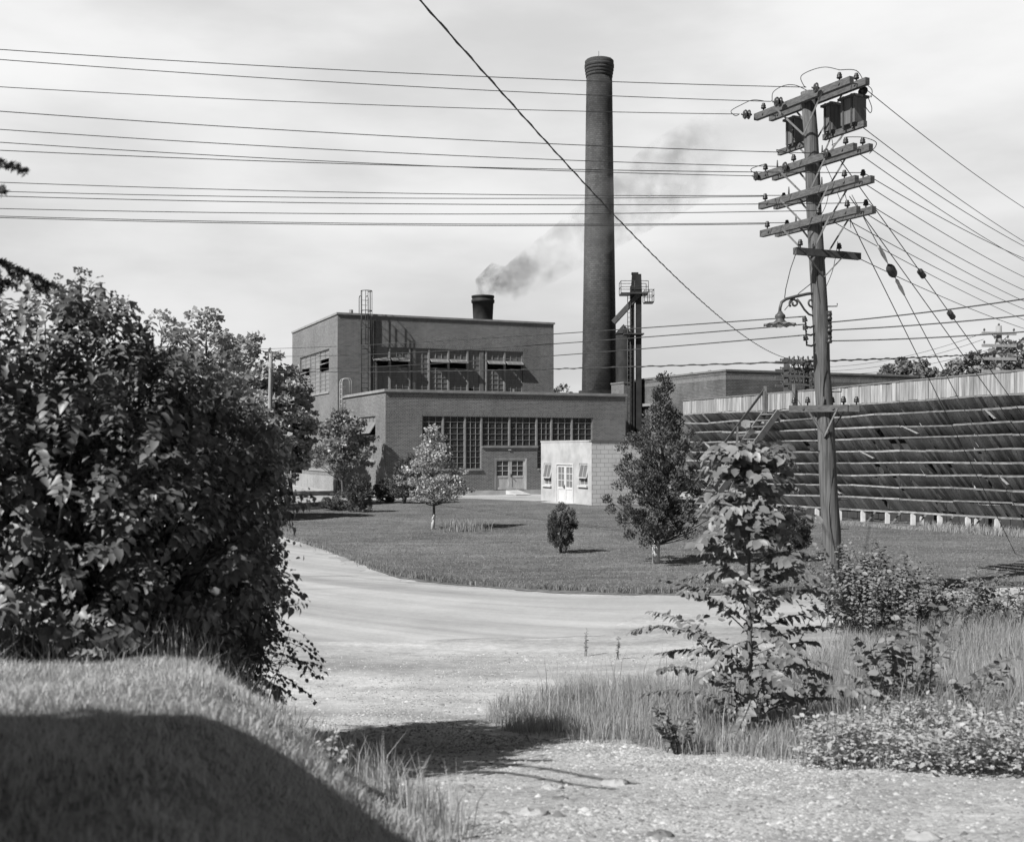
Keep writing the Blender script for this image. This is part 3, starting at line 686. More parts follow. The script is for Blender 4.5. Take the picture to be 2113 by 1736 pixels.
# caged ladder
la = bf.a(761-10)
cl = ladder(boiler, 'caged_ladder', bf, la, 6.3, ZB+1.1, 0.44, 0.2, M['steel_dark'], hoop_top=ZB+0.1)
mb = MB(); rad = 0.36; hz = [ZB-2.0, ZB-0.9, ZB+0.25, ZB+1.55]
arc = [(rad*math.sin(t), 0.2+0.10+rad*1.0-rad*math.cos(t)*1.0 if False else 0.2+rad*(1-math.cos(t))*0.98) for t in np.linspace(-2.6, 2.6, 13)]
arc = [(rad*math.sin(t), 0.2+rad+rad*math.cos(t)) for t in np.linspace(-2.5, 2.5, 13)]
for z in hz: mb.tube([bf.p(la+a, b, z) for a, b in arc], 0.028, 5)
for k in (1, 3, 5, 6, 7, 9, 11): a, b = arc[k]; mb.tube([bf.p(la+a, b, hz[0]), bf.p(la+a, b, hz[-1])], 0.022, 5)
mb.build('cage', M['steel_dark'], cl)
# conduit strip right of the ladder and a roof vent
mb = MB(); bf.box(mb, la+0.62, la+0.86, 0.0, 0.10, 6.3, ZB-0.32); mb.build('conduit', M['brick_far'], boiler)
mb = MB(); mb.lathe(bf.p(1.15, -0.9, ZB-0.15), [(0.13, 0), (0.13, 0.6), (0.0, 0.62)], 10); mb.build('roof_vent', M['steel_grey'], boiler)
sk = at(996, 660, 84.0)
mb = MB(); mb.lathe((sk.x, sk.y, ZB-0.2), [(0.67, 0), (0.72, 0.9), (0.775, 2.05), (0.85, 2.05), (0.85, 2.25), (0.79, 2.27), (0.79, 2.42), (0.835, 2.42), (0.835, 2.55), (0.75, 2.55), (0.74, 1.6)], 28)
stk = mb.build('smoke_stack', M['stack'], rf); stk['label'] = 'short sooty steel smoke stack'

# ---- low annex in front
O1 = (-7.29, 66.40); ZA = 6.06
af = Wall(O1, U, NF); al = Wall(O1, V_, NL); AW, AL = 15.7, 9.5
annex = thing('brick_annex', 'low brick annex with a long gridded window band and pale double doors', 'building', (O1[0], O1[1], 0))
E = [af.a(x/1.7164) for x in (1494.5, 1569.7, 1647.5, 1705.5, 1804.9, 1901, 1953.7, 2026.3, 2098.9)]
zh, zl, zsrt = af.z(871, 857), af.z(960, 967), af.z(1020, 919.5)
mb = MB(); aw0, aw1 = al.a(774.2), al.a(742); azh, azl = al.z(774.2, 857.6), al.z(774.2, 949)
DW0, DW1 = af.a((1250+1505/3.0186)/1.7164), af.a((1250+1857/3.0186)/1.7164); DZ = af.z(1050, 943)
af.wall(mb, 0, AW, 0.28, ZA, [(E[0], E[3], zl, zh), (E[3], E[5], zsrt, zh), (E[5], E[8], zl, zh), (DW0, DW1, 0.28, DZ)])
al.wall(mb, 0, AL, 0.28, ZA, [(aw0, aw1, azl, azh)])
ar = Wall(af.p(AW, 0, 0)[:2], V_, U); ar.wall(mb, 0, AL, 0.28, ZA, [])
mb.build('wall', M['brick'], annex)
mb = MB(); P = [af.p(0.1, -0.1, ZA-0.4), af.p(AW-0.1, -0.1, ZA-0.4), af.p(AW-0.1, -AL, ZA-0.4), af.p(0.1, -AL, ZA-0.4)]
mb.hexa(P+[v+Vector((0, 0, 0.2)) for v in P]); rf = mb.build('roof', M['roof'], annex)
mb = MB(); p = af.p(af.a(1169)-0.3, -7.5, ZA-0.2); mb.lathe(p, [(0.14, 0), (0.14, 0.95), (0.0, 0.96)], 10); mb.build('vent_pipe', M['steel_dark'], rf)
coping(annex, [(af, -0.1, AW+0.1), (al, 0.32, AL), (ar, 0.32, AL)], ZA, 0.16, 0.10)
mb = MB(); af.box(mb, 0.003, AW-0.003, -0.01, 0.006, ZA-0.36, ZA-0.12); af.box(mb, 0.003, AW-0.003, -0.01, 0.006, zh, zh+0.24); mb.build('soldier_course', M['soldier'], annex)
mb = MB(); af.box(mb, 0, AW, -0.25, 0.05, 0, 0.28); al.box(mb, 0.0, AL, -0.25, 0.05, 0, 0.28); mb.build('foundation', M['concrete'], annex)
for (a0, a1, z) in ((E[0]-0.05, E[3], zl), (E[3]+.003, E[5]+0.05, zsrt), (E[5]+0.06, E[8]+0.05, zl)): mb = MB(); af.box(mb, a0, a1, -0.15, 0.07, z-0.10, z); mb.build('sill', M['coping'], annex)
mb = MB(); al.box(mb, aw0-0.05, aw1+0.05, -0.15, 0.08, azl-0.10, azl); mb.build('sill', M['coping'], annex)
rh = (zh-zsrt)/5
for i, (c, tall) in enumerate([(3, 1), (3, 1), (3, 1), (4, 0), (4, 0), (3, 1), (3, 1), (3, 1)]):
    lo = zl if tall else zsrt; rows = round((zh-lo)/rh)
    grid_window(annex, af, E[i]+0.03, E[i+1]-0.03, lo, zh, c, rows, M['glass'], bar=0.022, edge=0.04)
for i in range(1, 8): mb = MB(); af.box(mb, E[i]-0.05, E[i]+0.05, -0.2, -0.04, zl if i not in (4,) else zsrt, zh); mb.build('mullion', M['frame'], annex)
for a in (E[2]+0.42, E[6]-0.45): mb = MB(); af.box(mb, a-0.16, a+0.16, -0.62, -0.34, 0.35, ZA-0.5); mb.build('column', M['concrete'], annex)
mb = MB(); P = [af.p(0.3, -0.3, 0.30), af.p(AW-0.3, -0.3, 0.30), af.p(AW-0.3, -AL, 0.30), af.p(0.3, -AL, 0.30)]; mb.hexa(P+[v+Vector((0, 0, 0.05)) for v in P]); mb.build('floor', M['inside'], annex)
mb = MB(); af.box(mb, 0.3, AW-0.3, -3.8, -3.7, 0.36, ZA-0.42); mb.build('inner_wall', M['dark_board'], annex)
w_ = grid_window(annex, al, aw0+0.02, aw1-0.02, azl, azh, 4, 7, M['glass_side'], bar=0.04, gaps=[(0, 4, 4, 6)])
w_['label'] = 'side window with its vent propped open'; st = (azh-azl)/7
open_sash(w_, al, aw0+0.1, aw1-0.1, azl+st*4.0, azl+st*6, R(33), 4, M['glass_side'], M['frame'])
def double_door(parent, w, a0, a1, z0, z1, fmat, lmat, glass, rows, cols, split, b=-0.10, fr=0.10):
    mb = MB(); w.box(mb, a0, a0+fr, b-0.06, b+0.08, z0, z1); w.box(mb, a1-fr, a1, b-0.06, b+0.08, z0, z1); w.box(mb, a0+fr, a1-fr, b-0.06, b+0.08, z1-fr, z1); mb.build('door_frame', fmat, parent)
    m = (a0+a1)/2; zt = z1-fr-0.005; zm = z0+(zt-z0)*split; 
    for s, (p, q) in enumerate(((a0+fr+.005, m-.006), (m+.006, a1-fr-.005))):
        mb = MB(); st = 0.11
        w.box(mb, p, p+st, b-.02, b+.03, z0+.02, zt); w.box(mb, q-st, q, b-.02, b+.03, z0+.02, zt)
        w.box(mb, p+st, q-st, b-.02, b+.03, zt-st, zt); w.box(mb, p+st, q-st, b-.02, b+.03, zm-.06, zm+.06); w.box(mb, p+st, q-st, b-.02, b+.03, z0+.02, z0+.16)
        w.box(mb, p+st, q-st, b-.015, b+.008, z0+.16, zm-.06)
        for k in range(1, cols): a = p+st+(q-p-2*st)*k/cols; w.box(mb, a-.018, a+.018, b-.01, b+.025, zm+.06, zt-st)
        for k in range(1, rows): z = zm+.06+(zt-st-zm-.06)*k/rows; w.box(mb, p+st, q-st, b-.012, b+.022, z-.018, z+.018)
        d = mb.build('door', lmat, parent)
        pm = MB(); w.box(pm, p+st, q-st, b-.006, b+.0, zm+.06, zt-st); pm.build('pane', glass, d)
        if s == 1:
            hb = MB(); w.box(hb, p+.02, p+.08, b+.03, b+.06, zm-.02, zm+.16); hb.tube([w.p(p+.05, b+.06, zm+.04), w.p(p+.05, b+.11, zm+.04)], .03, 8); hb.build('handle', M['steel_dark'], d)
double_door(annex, af, DW0, DW1, 0.30, DZ, M['door'], M['door'], M['glass'], 3, 2, 0.43)
mb = MB(); af.box(mb, (DW0+DW1)/2-0.15, (DW0+DW1)/2+0.02, 0.0, 0.05, zsrt-0.26, zsrt-0.20); mb.build('door_lamp', M['frame_white'], annex)
ladder(annex, 'roof_ladder', al, al.a(712)+0.1, 0.4, ZA+1.05, 0.5, 0.25, M['steel_pale'], hoop_top=ZA+0.1)
ramp = MB(); c = af.p((DW0+DW1)/2+0.35, 0.75, 0); 
P = [af.p(DW0+0.75, 0.06, 0.02), af.p(DW1-0.62, 0.06, 0.02), af.p(DW1-0.25, 1.15, 0.02), af.p(DW0+0.95, 1.15, 0.02)]
if (P[1]-P[0]).cross(P[2]-P[1]).z < 0: P = P[::-1]
T = [v+Vector((0, 0, 0.27 if abs((v.xy-Vector(O1)).dot(Vector(NF))-0.06) < .02 else 0.04)) for v in P]
ramp.hexa(P+T); tag(ramp.build('door_ramp', M['concrete'], None, origin=c), 'pale sloping ramp at the foot of the annex double doors', 'ramp')

# ---- white block shed in front of the annex
O3 = (3.77, 54.6); ZS = 3.10
sf = Wall(O3, U, NF); sl = Wall(O3, V_, NL); SW, SL = 4.2, 5.75
shed = thing('block_shed', 'small flat-roofed shed with a bright whitewashed door wall and bare concrete block side', 'shed', (O3[0], O3[1], 0))
kx = lambda x: sl.a((1850+x/2.893)/1.7164)
kz = lambda x, y: sl.z((1850+x/2.893)/1.7164, (1250+y/2.893)/1.7164)
wA = (kx(295), kx(217), kz(255, 1348), kz(255, 1127)); wB = (kx(666), kx(578), kz(620, 1352), kz(620, 1128)); dA = (kx(522), kx(345), 0.03, kz(435, 1128))
mb = MB(); sl.wall(mb, 0, SL, 0, ZS, [wA, wB, dA], 0.18); mb.build('door_wall', M['stucco'], shed)
mb = MB(); sf.wall(mb, 0, SW, 0, ZS, [], 0.18)
sr = Wall(sf.p(SW, 0, 0)[:2], V_, U); sr.wall(mb, 0, SL, 0, ZS, [], 0.18); sb = Wall(sl.p(SL, 0, 0)[:2], U, (-NF[0], -NF[1])); sb.wall(mb, 0, SW, 0, ZS, [], 0.18)
mb.build('block_wall', M['block'], shed)
mb = MB(); P = [sf.p(0.1, -0.1, ZS-0.2), sf.p(SW-0.1, -0.1, ZS-0.2), sf.p(SW-0.1, -SL+0.1, ZS-0.2), sf.p(0.1, -SL+0.1, ZS-0.2)]; mb.hexa(P+[v+Vector((0, 0, 0.1)) for v in P]); mb.build('roof', M['roof'], shed)
mb = MB(); sf.box(mb, -0.03, SW+0.03, -0.2, 0.03, ZS, ZS+0.10); sr.box(mb, 0.2, SL, -0.2, 0.03, ZS, ZS+0.10); mb.build('coping', M['coping_dark'], shed)
mb = MB(); sl.box(mb, 0.203, SL+0.02, -0.2, 0.02, ZS, ZS+0.08); mb.build('wall_cap', M['stucco'], shed)
double_door(shed, sl, dA[0], dA[1], 0.04, dA[3], M['frame_white'], M['door_white'], M['glass_dim'], 3, 2, 0.40, b=-0.05, fr=0.07)
for (a0, a1, z0, z1) in (wA, wB):
    h = (z1-z0)/3
    w_ = grid_window(shed, sl, a0, a1, z0, z1, 2, 3, M['glass_dim'], M['frame_white'], b=-0.09, bar=0.03, edge=0.04, gaps=[(0, 2, 1, 3)])
    open_sash(w_, sl, a0+0.04, a1-0.04, z0+h, z1-0.05, R(11), 2, M['glass_dim'], M['frame_white'], b=-0.06)
    mb = MB(); sl.box(mb, a0-0.05, a1+0.05, -0.09, 0.10, z0-0.09, z0); mb.build('sill', M['frame_white'], shed)
mb = MB(); sl.box(mb, dA[0]-0.15, dA[1]+0.3, 0.0, 0.7, 0, 0.1); mb.build('doorstep', M['concrete'], shed)

# ---- long low brick building on the right, behind the fence
O4 = tuple(at(1497, 765, 77)[:2]); Z4 = EYE+160*77/F
wf = Wall(O4, U, NF); wl = Wall(O4, V_, NL); WL, WW = 13.8, 16.4
wh = thing('brick_warehouse', 'long low brick building with a plain flat roof standing behind the louvred fence', 'building', (O4[0], O4[1], 0))
q0, q1 = wl.a(1412), wl.a(1392); q2 = wl.a(1338)
mb = MB(); wf.wall(mb, 0, WW, 0, Z4, []); wl.wall(mb, 0, WL, 0, Z4, [(wl.a(1378), wl.a(1336), 2.3, wl.z(1340, 838))])
Wall(wf.p(WW, 0, 0)[:2], V_, U).wall(mb, 0, WL, 0, Z4, []); Wall(wl.p(WL, 0, 0)[:2], U, (-NF[0], -NF[1])).wall(mb, 0, WW, 0, Z4, [])
mb.build('wall', M['brick_far'], wh)
coping(wh, [(wf, -0.05, WW+0.05), (wl, 0.32, WL)], Z4, 0.12, 0.05, mat=M['coping_dark'])
mb = MB(); P = [wf.p(0.1, -0.1, Z4-0.3), wf.p(WW-0.1, -0.1, Z4-0.3), wf.p(WW-0.1, -WL+0.1, Z4-0.3), wf.p(0.1, -WL+0.1, Z4-0.3)]; mb.hexa(P+[v+Vector((0, 0, 0.15)) for v in P]); rf = mb.build('roof', M['roof'], wh)
for a in (3.2, 5.6, 8.0):
    m2 = MB(); m2.lathe(wl.p(a, -0.8, Z4-0.15), [(0.12, 0), (0.12, 0.42), (0.0, 0.44)], 8); m2.build('roof_vent', M['steel_grey'], rf)
mb = MB(); wl.box(mb, wl.a(1384), wl.a(1330), 0, 0.25, wl.z(1340, 838)+0.02, wl.z(1340, 838)+0.22); mb.build('lintel', M['coping'], wh)
grid_window(wh, wl, wl.a(1378), wl.a(1336), 2.3, wl.z(1340, 838), 2, 3, M['glass_pale'], M['frame'])
mb = MB(); wf.box(mb, 0.003, WW-0.003, -0.01, 0.006, Z4-0.55, Z4-0.28); wl.box(mb, 0.003, WL-0.003, -0.01, 0.006, Z4-0.55, Z4-0.28); mb.build('soldier_course', M['soldier'], wh)

# ---- tall chimney, silo and bucket elevator
CD = 92.0; cc = at(1236, 808, CD); k = CD/F
zt = EYE+(925-129)*k; yz = lambda y: EYE+(925-y)*k
chim = thing('brick_chimney', 'very tall tapering round brick chimney with a corbelled crown, rising behind the annex', 'chimney', (cc.x, CD, 0))
rb = lambda z: np.interp(z, [0, yz(808), yz(400), yz(158)], [38.0*k, 36.2*k, 29.8*k, 26.6*k])
zz = list(np.linspace(0, yz(160), 16))
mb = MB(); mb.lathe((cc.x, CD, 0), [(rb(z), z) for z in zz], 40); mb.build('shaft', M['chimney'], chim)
mb = MB(); z0 = yz(160); pr = [(rb(z0)+0.01, z0)]; r0 = rb(z0)
for j, (dy, dr) in enumerate(((0.25, .04), (0.5, .08), (0.75, .12), (1.0, .15), (1.3, .12))):
    pr += [(r0+dr, z0+dy-0.24), (r0+dr, z0+dy-0.03), (r0+dr-0.03, z0+dy-0.015)]
pr += [(r0+.04, z0+1.35), (r0-.02, zt-0.05), (r0-.06, zt), (r0-.35, zt), (r0-.36, zt-1.5)]
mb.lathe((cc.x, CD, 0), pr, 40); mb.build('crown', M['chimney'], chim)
mb = MB(); mb.lathe((cc.x, CD, 0), [(rb(yz(806))+.25, 0), (rb(yz(806))+.25, yz(806)), (rb(yz(806))-.05, yz(806))], 32); mb.build('base_ring', M['stack'], chim)
mb = MB()
for a in (0.4, 2.5, 4.6): mb.tube([(cc.x+1.0*math.cos(a), CD+1.0*math.sin(a), zt-.05), (cc.x+1.0*math.cos(a), CD+1.0*math.sin(a), zt+.55)], .02, 5)
mb.build('lightning_rod', M['steel_dark'], chim)
sc_ = at(1286, 690, 89); ks = 89/F; zy = lambda y: EYE+(925-y)*ks
silo = thing('ash_silo', 'dark round steel silo with a conical top squeezed beside the tall chimney', 'silo', (sc_.x, 89, 0))
mb = MB(); mb.lathe((sc_.x, 89, 0), [(0.6, 0), (0.6, zy(690)), ], 24); mb.build('tank', M['stack'], silo)
mb = MB(); mb.lathe((sc_.x, 89, 0), [(0.66, zy(690)), (0.66, zy(688)), (0.25, zy(676)), (0.02, zy(669))], 24); mb.build('cone_roof', M['stack'], silo)
ED = 87.0; ke = ED/F; ec = at(1312, 700, ED); ey = lambda y: EYE+(925-y)*ke; exx = lambda x: (x-1056)*ke
elev = thing('bucket_elevator', 'tall dark steel bucket elevator with a railed platform at its head, right of the chimney', 'elevator', (ec.x, ED, 0))
mb = MB(); mb.box((exx(1317), ED, ey(590)/2), (0.40, 0.5, ey(590))); mb.build('leg_casing', M['stack'], elev)
mb = MB(); mb.box((exx(1304), ED, ey(590)/2), (0.30, 0.42, ey(590))); mb.build('leg_casing', M['stack'], elev)
mb = MB(); hx = exx(1312); P = [(hx-.42, ED-.3, ey(612)), (hx+.42, ED-.3, ey(612)), (hx+.42, ED+.3, ey(612)), (hx-.42, ED+.3, ey(612)), (hx-.30, ED-.25, ey(566)), (hx+.36, ED-.25, ey(566)), (hx+.36, ED+.25, ey(566)), (hx-.30, ED+.25, ey(566))]
mb.hexa(P); mb.box((hx-.1, ED, ey(566)+.06), (.5, .4, .14)); mb.build('head_casing', M['stack'], elev)
mb = MB(); px0, px1 = exx(1279), exx(1335); mb.box(((px0+px1)/2, ED, ey(607)), (px1-px0, 1.5, .10)); mb.box((exx(1338), ED+.1, ey(624)), (exx(1347)-exx(1328), 1.1, .08)); plat = mb.build('platform', M['steel_dark'], elev)
mb = MB()
for (xa, xb, yz0, h, yy) in ((1279, 1335, 606, 24, .72), (1279, 1335, 606, 24, -.72), (1328, 1347, 623, 24, .6), (1328, 1347, 623, 24, -.5)):
    za = ey(yz0); hh = h*ke
    for f in (0, .5, 1): xx = exx(xa+(xb-xa)*f); mb.tube([(xx, ED+yy, za), (xx, ED+yy, za+hh)], .025, 5)
    for f in (.5, 1): mb.tube([(exx(xa), ED+yy, za+hh*f), (exx(xb), ED+yy, za+hh*f)], .025, 5)
for xa in (1279, 1347):
    za = ey(606 if xa == 1279 else 623); 
    for f in (.5, 1): mb.tube([(exx(xa), ED-.72, za+24*ke*f), (exx(xa), ED+.72, za+24*ke*f)], .025, 5)
mb.build('railing', M['steel_dark'], plat)
mb = MB(); mb.bar((exx(1318), ED-.3, ey(608)), (exx(1266), ED+.3, ey(664)), .36, .36); mb.build('chute', M['steel_dark'], elev)
mb = MB()
for f in (1293.5, 1299): mb.tube([(exx(f), ED-.35, 0), (exx(f), ED-.35, ey(612))], .03, 5)
for j in range(40): z = .4+j*.36; mb.tube([(exx(1293.5), ED-.35, z), (exx(1299), ED-.35, z)], .018, 4)
mb.build('ladder', M['steel_dark'], elev)
mb = MB(); mb.box((exx(1306), ED-.1, ey(690)), (1.5, 1.3, .08)); lp = mb.build('lower_platform', M['steel_dark'], elev)
mb = MB()
for xa in (1284, 1294, 1304): mb.tube([(exx(xa), ED-.7, ey(690)), (exx(xa), ED-.7, ey(674))], .025, 5)
mb.tube([(exx(1284), ED-.7, ey(674)), (exx(1304), ED-.7, ey(674))], .025, 5); mb.tube([(exx(1284), ED-.7, ey(682)), (exx(1304), ED-.7, ey(682))], .025, 5); mb.build('railing', M['steel_dark'], lp)
bh = at(1284, 800, 90); 
link = thing('brick_passage', 'dark brick link wall between the chimney foot and the long brick building', 'building', (bh.x, 90, 0))
mb = MB(); mb.box((bh.x+.5, 88.2, 3.85), (2.4, 2.0, 7.7), math.atan2(U[1], U[0])); mb.build('wall', M['brick'], link)
mb = MB(); mb.box((bh.x+.5, 88.2, 7.76), (2.5, 2.1, .12), math.atan2(U[1], U[0])); mb.build('coping', M['coping_dark'], link)

# ---- smoke drifting from the stack past the tall chimney
pts = [(996, 612, 84), (1003, 590, 84), (1018, 576, 84), (1052, 585, 84.2), (1105, 552, 84.5), (1180, 503, 85), (1285, 428, 86), (1390, 358, 87), (1490, 300, 88), (1560, 262, 89)]
rad = [.55, .95, 1.25, 1.35, 1.6, 1.9, 2.5, 3.0, 3.0, 1.4]
mb = MB(); mb.tube([at(*p) for p in pts], rad, 14)
m = bpy.data.materials.new('drifting smoke'); m.use_nodes = True; nt = m.node_tree; nt.nodes.clear()
out = N(nt, 'ShaderNodeOutputMaterial'); pv = N(nt, 'ShaderNodeVolumePrincipled'); nt.links.new(pv.outputs[0], out.inputs['Volume'])
pv.inputs['Color'].default_value = g3(0.2); t = N(nt, 'ShaderNodeTexCoord'); sx_ = N(nt, 'ShaderNodeSeparateXYZ'); nt.links.new(t.outputs['Object'], sx_.inputs[0])
den = maprange(nt, noise(nt, t.outputs['Object'], 0.6, 6, 0.62), 0.42, 0.70, 0.0, 1.0)
fall = maprange(nt, sx_.outputs[0], -2.2, 14.5, 1.0, 0.0, False)
fall = math_node(nt, 'ADD', math_node(nt, 'MULTIPLY', math_node(nt, 'POWER', fall, 10.0), 2.2), 0.24)
end = maprange(nt, sx_.outputs[0], 11, 18, 1.0, 0.0)
nt.links.new(math_node(nt, 'MULTIPLY', math_node(nt, 'MULTIPLY', den, fall), end), pv.inputs['Density'])
tag(mb.build('drifting_smoke', m), kind='stuff')
# ------------------------------------------------------------------ the big utility pole at the corner
PD = 20.5; kp = PD/F
pz = lambda y: EYE+(925-y)*kp
pb = Vector(((1722-1056)*kp, PD, -0.1)); pt = Vector(((1669-1056)*kp, PD+0.05, pz(188)))
paxis = lambda z: pb.lerp(pt, (z-pb.z)/(pt.z-pb.z))
pole = thing('utility_pole', 'tall leaning timber utility pole crowded with crossarms, fuse boxes and a scrolled lamp bracket', 'utility pole', (pb.x, pb.y, 0))
mb = MB(); rng = np.random.default_rng(5)
mb.tube([paxis(z)+Vector((rng.normal(0, .012), rng.normal(0, .012), 0)) for z in np.linspace(-0.1, pt.z, 14)], list(np.linspace(.168, .122, 14)), 16)
mb.build('shaft', M['pole'], pole)
INS = {}
def bell(kind):
    if kind in INS: return INS[kind].copy()
    mb = MB()
    if kind == 'pin': mb.lathe((0, 0, 0), [(.014, -.02), (.014, .06), (.042, .06), (.056, .075), (.058, .095), (.044, .105), (.050, .125), (.052, .145), (.036, .16), (.038, .18), (.028, .2), (.0, .205)], 12)
    elif kind == 'peg': mb.lathe((0, 0, 0), [(.020, -.02), (.018, .09), (.011, .17), (.0, .175)], 8)
    elif kind == 'disc': mb.lathe((0, 0, 0), [(.02, 0), (.03, .05), (.10, .055), (.105, .07), (.085, .085), (.085, .10), (.05, .10), (.02, .12), (.02, .16)], 14)
    elif kind == 'spool': mb.lathe((0, 0, 0), [(.045, -.08), (.058, -.06), (.058, -.03), (.035, -.01), (.035, .01), (.058, .03), (.05, .07), (.02, .09), (.0, .092)], 12)
    o = mb.build('insulator' if kind != 'peg' else 'pin', M['porcelain'] if kind != 'peg' else M['arm'])
    C.objects.unlink(o); INS[kind] = o; return o.copy()
def put(kind, parent, p, axis=None, name=None):
    o = bell(kind); C.objects.link(o); o.parent = parent; o.scale = (.86, .86, .74) if kind == 'pin' else (.85, .85, .85); o.location = Vector(p)-world_loc(parent)
    if axis is not None: o.rotation_euler = Vector(axis).to_track_quat('Z', 'Y').to_euler()
    if name: o.name = name
    return o
AD = Vector((.463, -.886, 0)); AP = Vector((.886, .463, 0))
def arm(y, L, off, w=.095, h=.12, d=AD, p=AP, mat=None, t0=None, t1=None):
    z = pz(y); c = paxis(z)+p*off; c.z = z
    a, b = (-L/2 if t0 is None else t0), (L/2 if t1 is None else t1)
    mb = MB(); mb.bar(c+d*a, c+d*b, w, h)
    for t in (a+.25, b-.25): mb.lathe(c+d*t-p*(w/2+.02), [(.022, 0), (.022, .02)], 6, axis=p)
    o = mb.build('crossarm', mat or M['arm'], pole)
    return o, (lambda t: c+d*t+Vector((0, 0, h/2))), (lambda t, z=0: c+d*t+Vector((0, 0, z)))
def brace(p, q, w=.035, th=.008): mb = MB(); mb.bar(p, q, th, w, up=AP.cross(Vector((0, 0, 1)))); return mb.build('brace', M['brace'], pole)
tops = {}
def pair(y, key, ins_f, ins_b, pegs_f=(), L=2.48, drop=.62, sp=.18):
    f, tf, cf = arm(y, L, -sp); b, tb_, cb = arm(y-4, L, sp)
    for t in ins_f: put('pin', f, tf(t))
    for t in ins_b: put('pin', b, tb_(t))
    for t in pegs_f: put('peg', f, tf(t))
    z = pz(y)
    for s in (-1, 1):
        brace(cf(s*.62)-AP*.055, Vector((*paxis(z-drop).xy, z-drop))-AP*.17)
        brace(cb(s*.62)+AP*.055, Vector((*paxis(z-drop).xy, z-drop))+AP*.17)
    mb = MB()
    for t in (-1.05, 1.05): mb.tube([cf(t), cb(t)], .010, 5)
    mb.build('spacer_bolt', M['steel_dark'], f); tops[key] = (tf, tb_, cf, cb); return f, b
a1f, a1b = pair(207, 'a', [-1.02, .95], [.98, -.25])
tf, tb_, cf, cb = tops['a']
WL = Vector((-.985, -.165, 0))
deads = []
for t in (-1.18, -.30, .62):
    p = cf(t, .03) + WL*.06; put('disc', a1f, p+WL*.06, axis=WL); put('disc', a1f, p+WL*.13, axis=WL) if t < 0 else None; deads.append(p+WL*.30)
for t in (1.05,):
    put('disc', a1b, cb(t, -.09)+AP*.05, axis=(.6, .7, -.2))
a2f, a2b = pair(337, 'b', [-1.05, -.28, 1.02], [1.05], [.45, -.72])
a3f, a3b = pair(400, 'c', [-1.1, .95], [-1.0, 1.02], [-.45, .4])
a4f, a4b = pair(460, 'd', [-1.08, .98, .28], [-.95, 1.05], [-.3])
for key, fo in (('b', a2f),):
    tf2, tb2, cf2, cb2 = tops[key]
    for t in (-1.15, -.35, .7): put('disc', fo, cf2(t, 0)+WL*.06, axis=WL)
# fuse boxes between the top arm and a lower platform arm
pf, tp, cp = arm(283, 2.6, .20, t0=-1.08, t1=-.22, w=.08, h=.10); pf.name = 'platform_arm'
pg, tp2, cp2 = arm(283, 2.6, .20, t0=.12, t1=1.12, w=.08, h=.10); pg.name = 'platform_arm'
def fuse_box(t, w, lean=0):
    z0, z1 = pz(283)+.055, pz(283)+.49; c = cp(t)
    mb = MB(); q = c+AP*.02; ang = math.atan2(AD.y, AD.x)
    mb.box((q.x, q.y, (z0+z1)/2), (w, .27, z1-z0), ang); b = mb.build('fuse_box', M['box'], pole)
    mb = MB(); mb.box((q.x, q.y, z1+.02), (w+.07, .36, .04), ang); mb.build('lid', M['arm_dark'], b)
    mb = MB()
    for s in (-.3, .3): e = q+AD*(w*s)-AP*.142; mb.box((e.x, e.y, (z0+z1)/2), (.035, .02, z1-z0+.12), ang)
    mb.build('strap', M['steel_dark'], b)
fuse_box(-.64, .25); fuse_box(.34, .22); fuse_box(.82, .33)
for t in (-.62, .35, .75): brace(cp(t, .05), Vector((*paxis(pz(283)-.5).xy, pz(283)-.5))+AP*.14)
# single lower arm, and the low double arm
d5 = Vector((1.25, .57, 0)).normalized(); p5 = Vector((.41, -.91, 0))
a5, t5, c5 = arm(525, 1.42, .17, d=d5, p=p5, mat=M['arm_dark'], t0=-.62, t1=.82)
for t in (-.50, .36): put('pin', a5, t5(t))
put('peg', a5, t5(-.22))
for s in (-.45, .45): brace(c5(s)+p5*.05, Vector((*paxis(pz(525)-.42).xy, pz(525)-.42))+p5*.16)
d6 = Vector((.90, -.44, 0)); p6 = Vector((.44, .90, 0))
a6, t6, c6 = arm(843, 1.1, -.19, d=d6, p=p6, mat=M['arm'], t0=-.58, t1=.44)
a6b, t6b, c6b = arm(842, 1.1, .18, d=d6, p=p6, mat=M['arm'], t0=-.40, t1=.58)
for t in (-.50, -.26): put('pin', a6, t6(t))
put('peg', a6, t6(.02)); put('pin', a6, t6(.36))
for t in (.10, .30, .52): put('pin', a6b, t6b(t))
for s in (-.33, .33): brace(c6(s*.8)-p6*.05, Vector((*paxis(pz(843)-.5).xy, pz(843)-.5))-p6*.17); brace(c6b(s)+p6*.05, Vector((*paxis(pz(843)-.5).xy, pz(843)-.5))+p6*.17)
# steps, spools, ground wire
for y, s in ((455, 1), (470, -1), (632, 1), (808, 1), (930, -1), (1030, 1), (1090, 1), (1140, -1)):
    q = paxis(pz(y)); mb = MB(); e = q+Vector((s*.30, -.06, 0)); mb.tube([q, e, e+Vector((0, 0, .05))], .011, 5); mb.build('climbing_step', M['steel_dark'], pole)
spools = []
for y in (667, 683, 705):
    q = paxis(pz(y)); e = q+Vector((-.30, -.16, .0)); mb = MB(); mb.tube([q+Vector((-.08, -.05, -.02)), q+Vector((-.2, -.1, -.08)), e+Vector((0, 0, -.07)), e], .018, 6); b = mb.build('side_bracket', M['steel_dark'], pole)
    put('pin', b, e-Vector((0, 0, .03)), axis=(-.25, -.1, 1)); spools.append(e+Vector((0, 0, .11)))
mb = MB(); q = paxis(pz(675)); mb.box((q.x+.10, q.y-.16, pz(675)), (.10, .05, .55)); rk = mb.build('wire_rack', M['steel_dark'], pole)
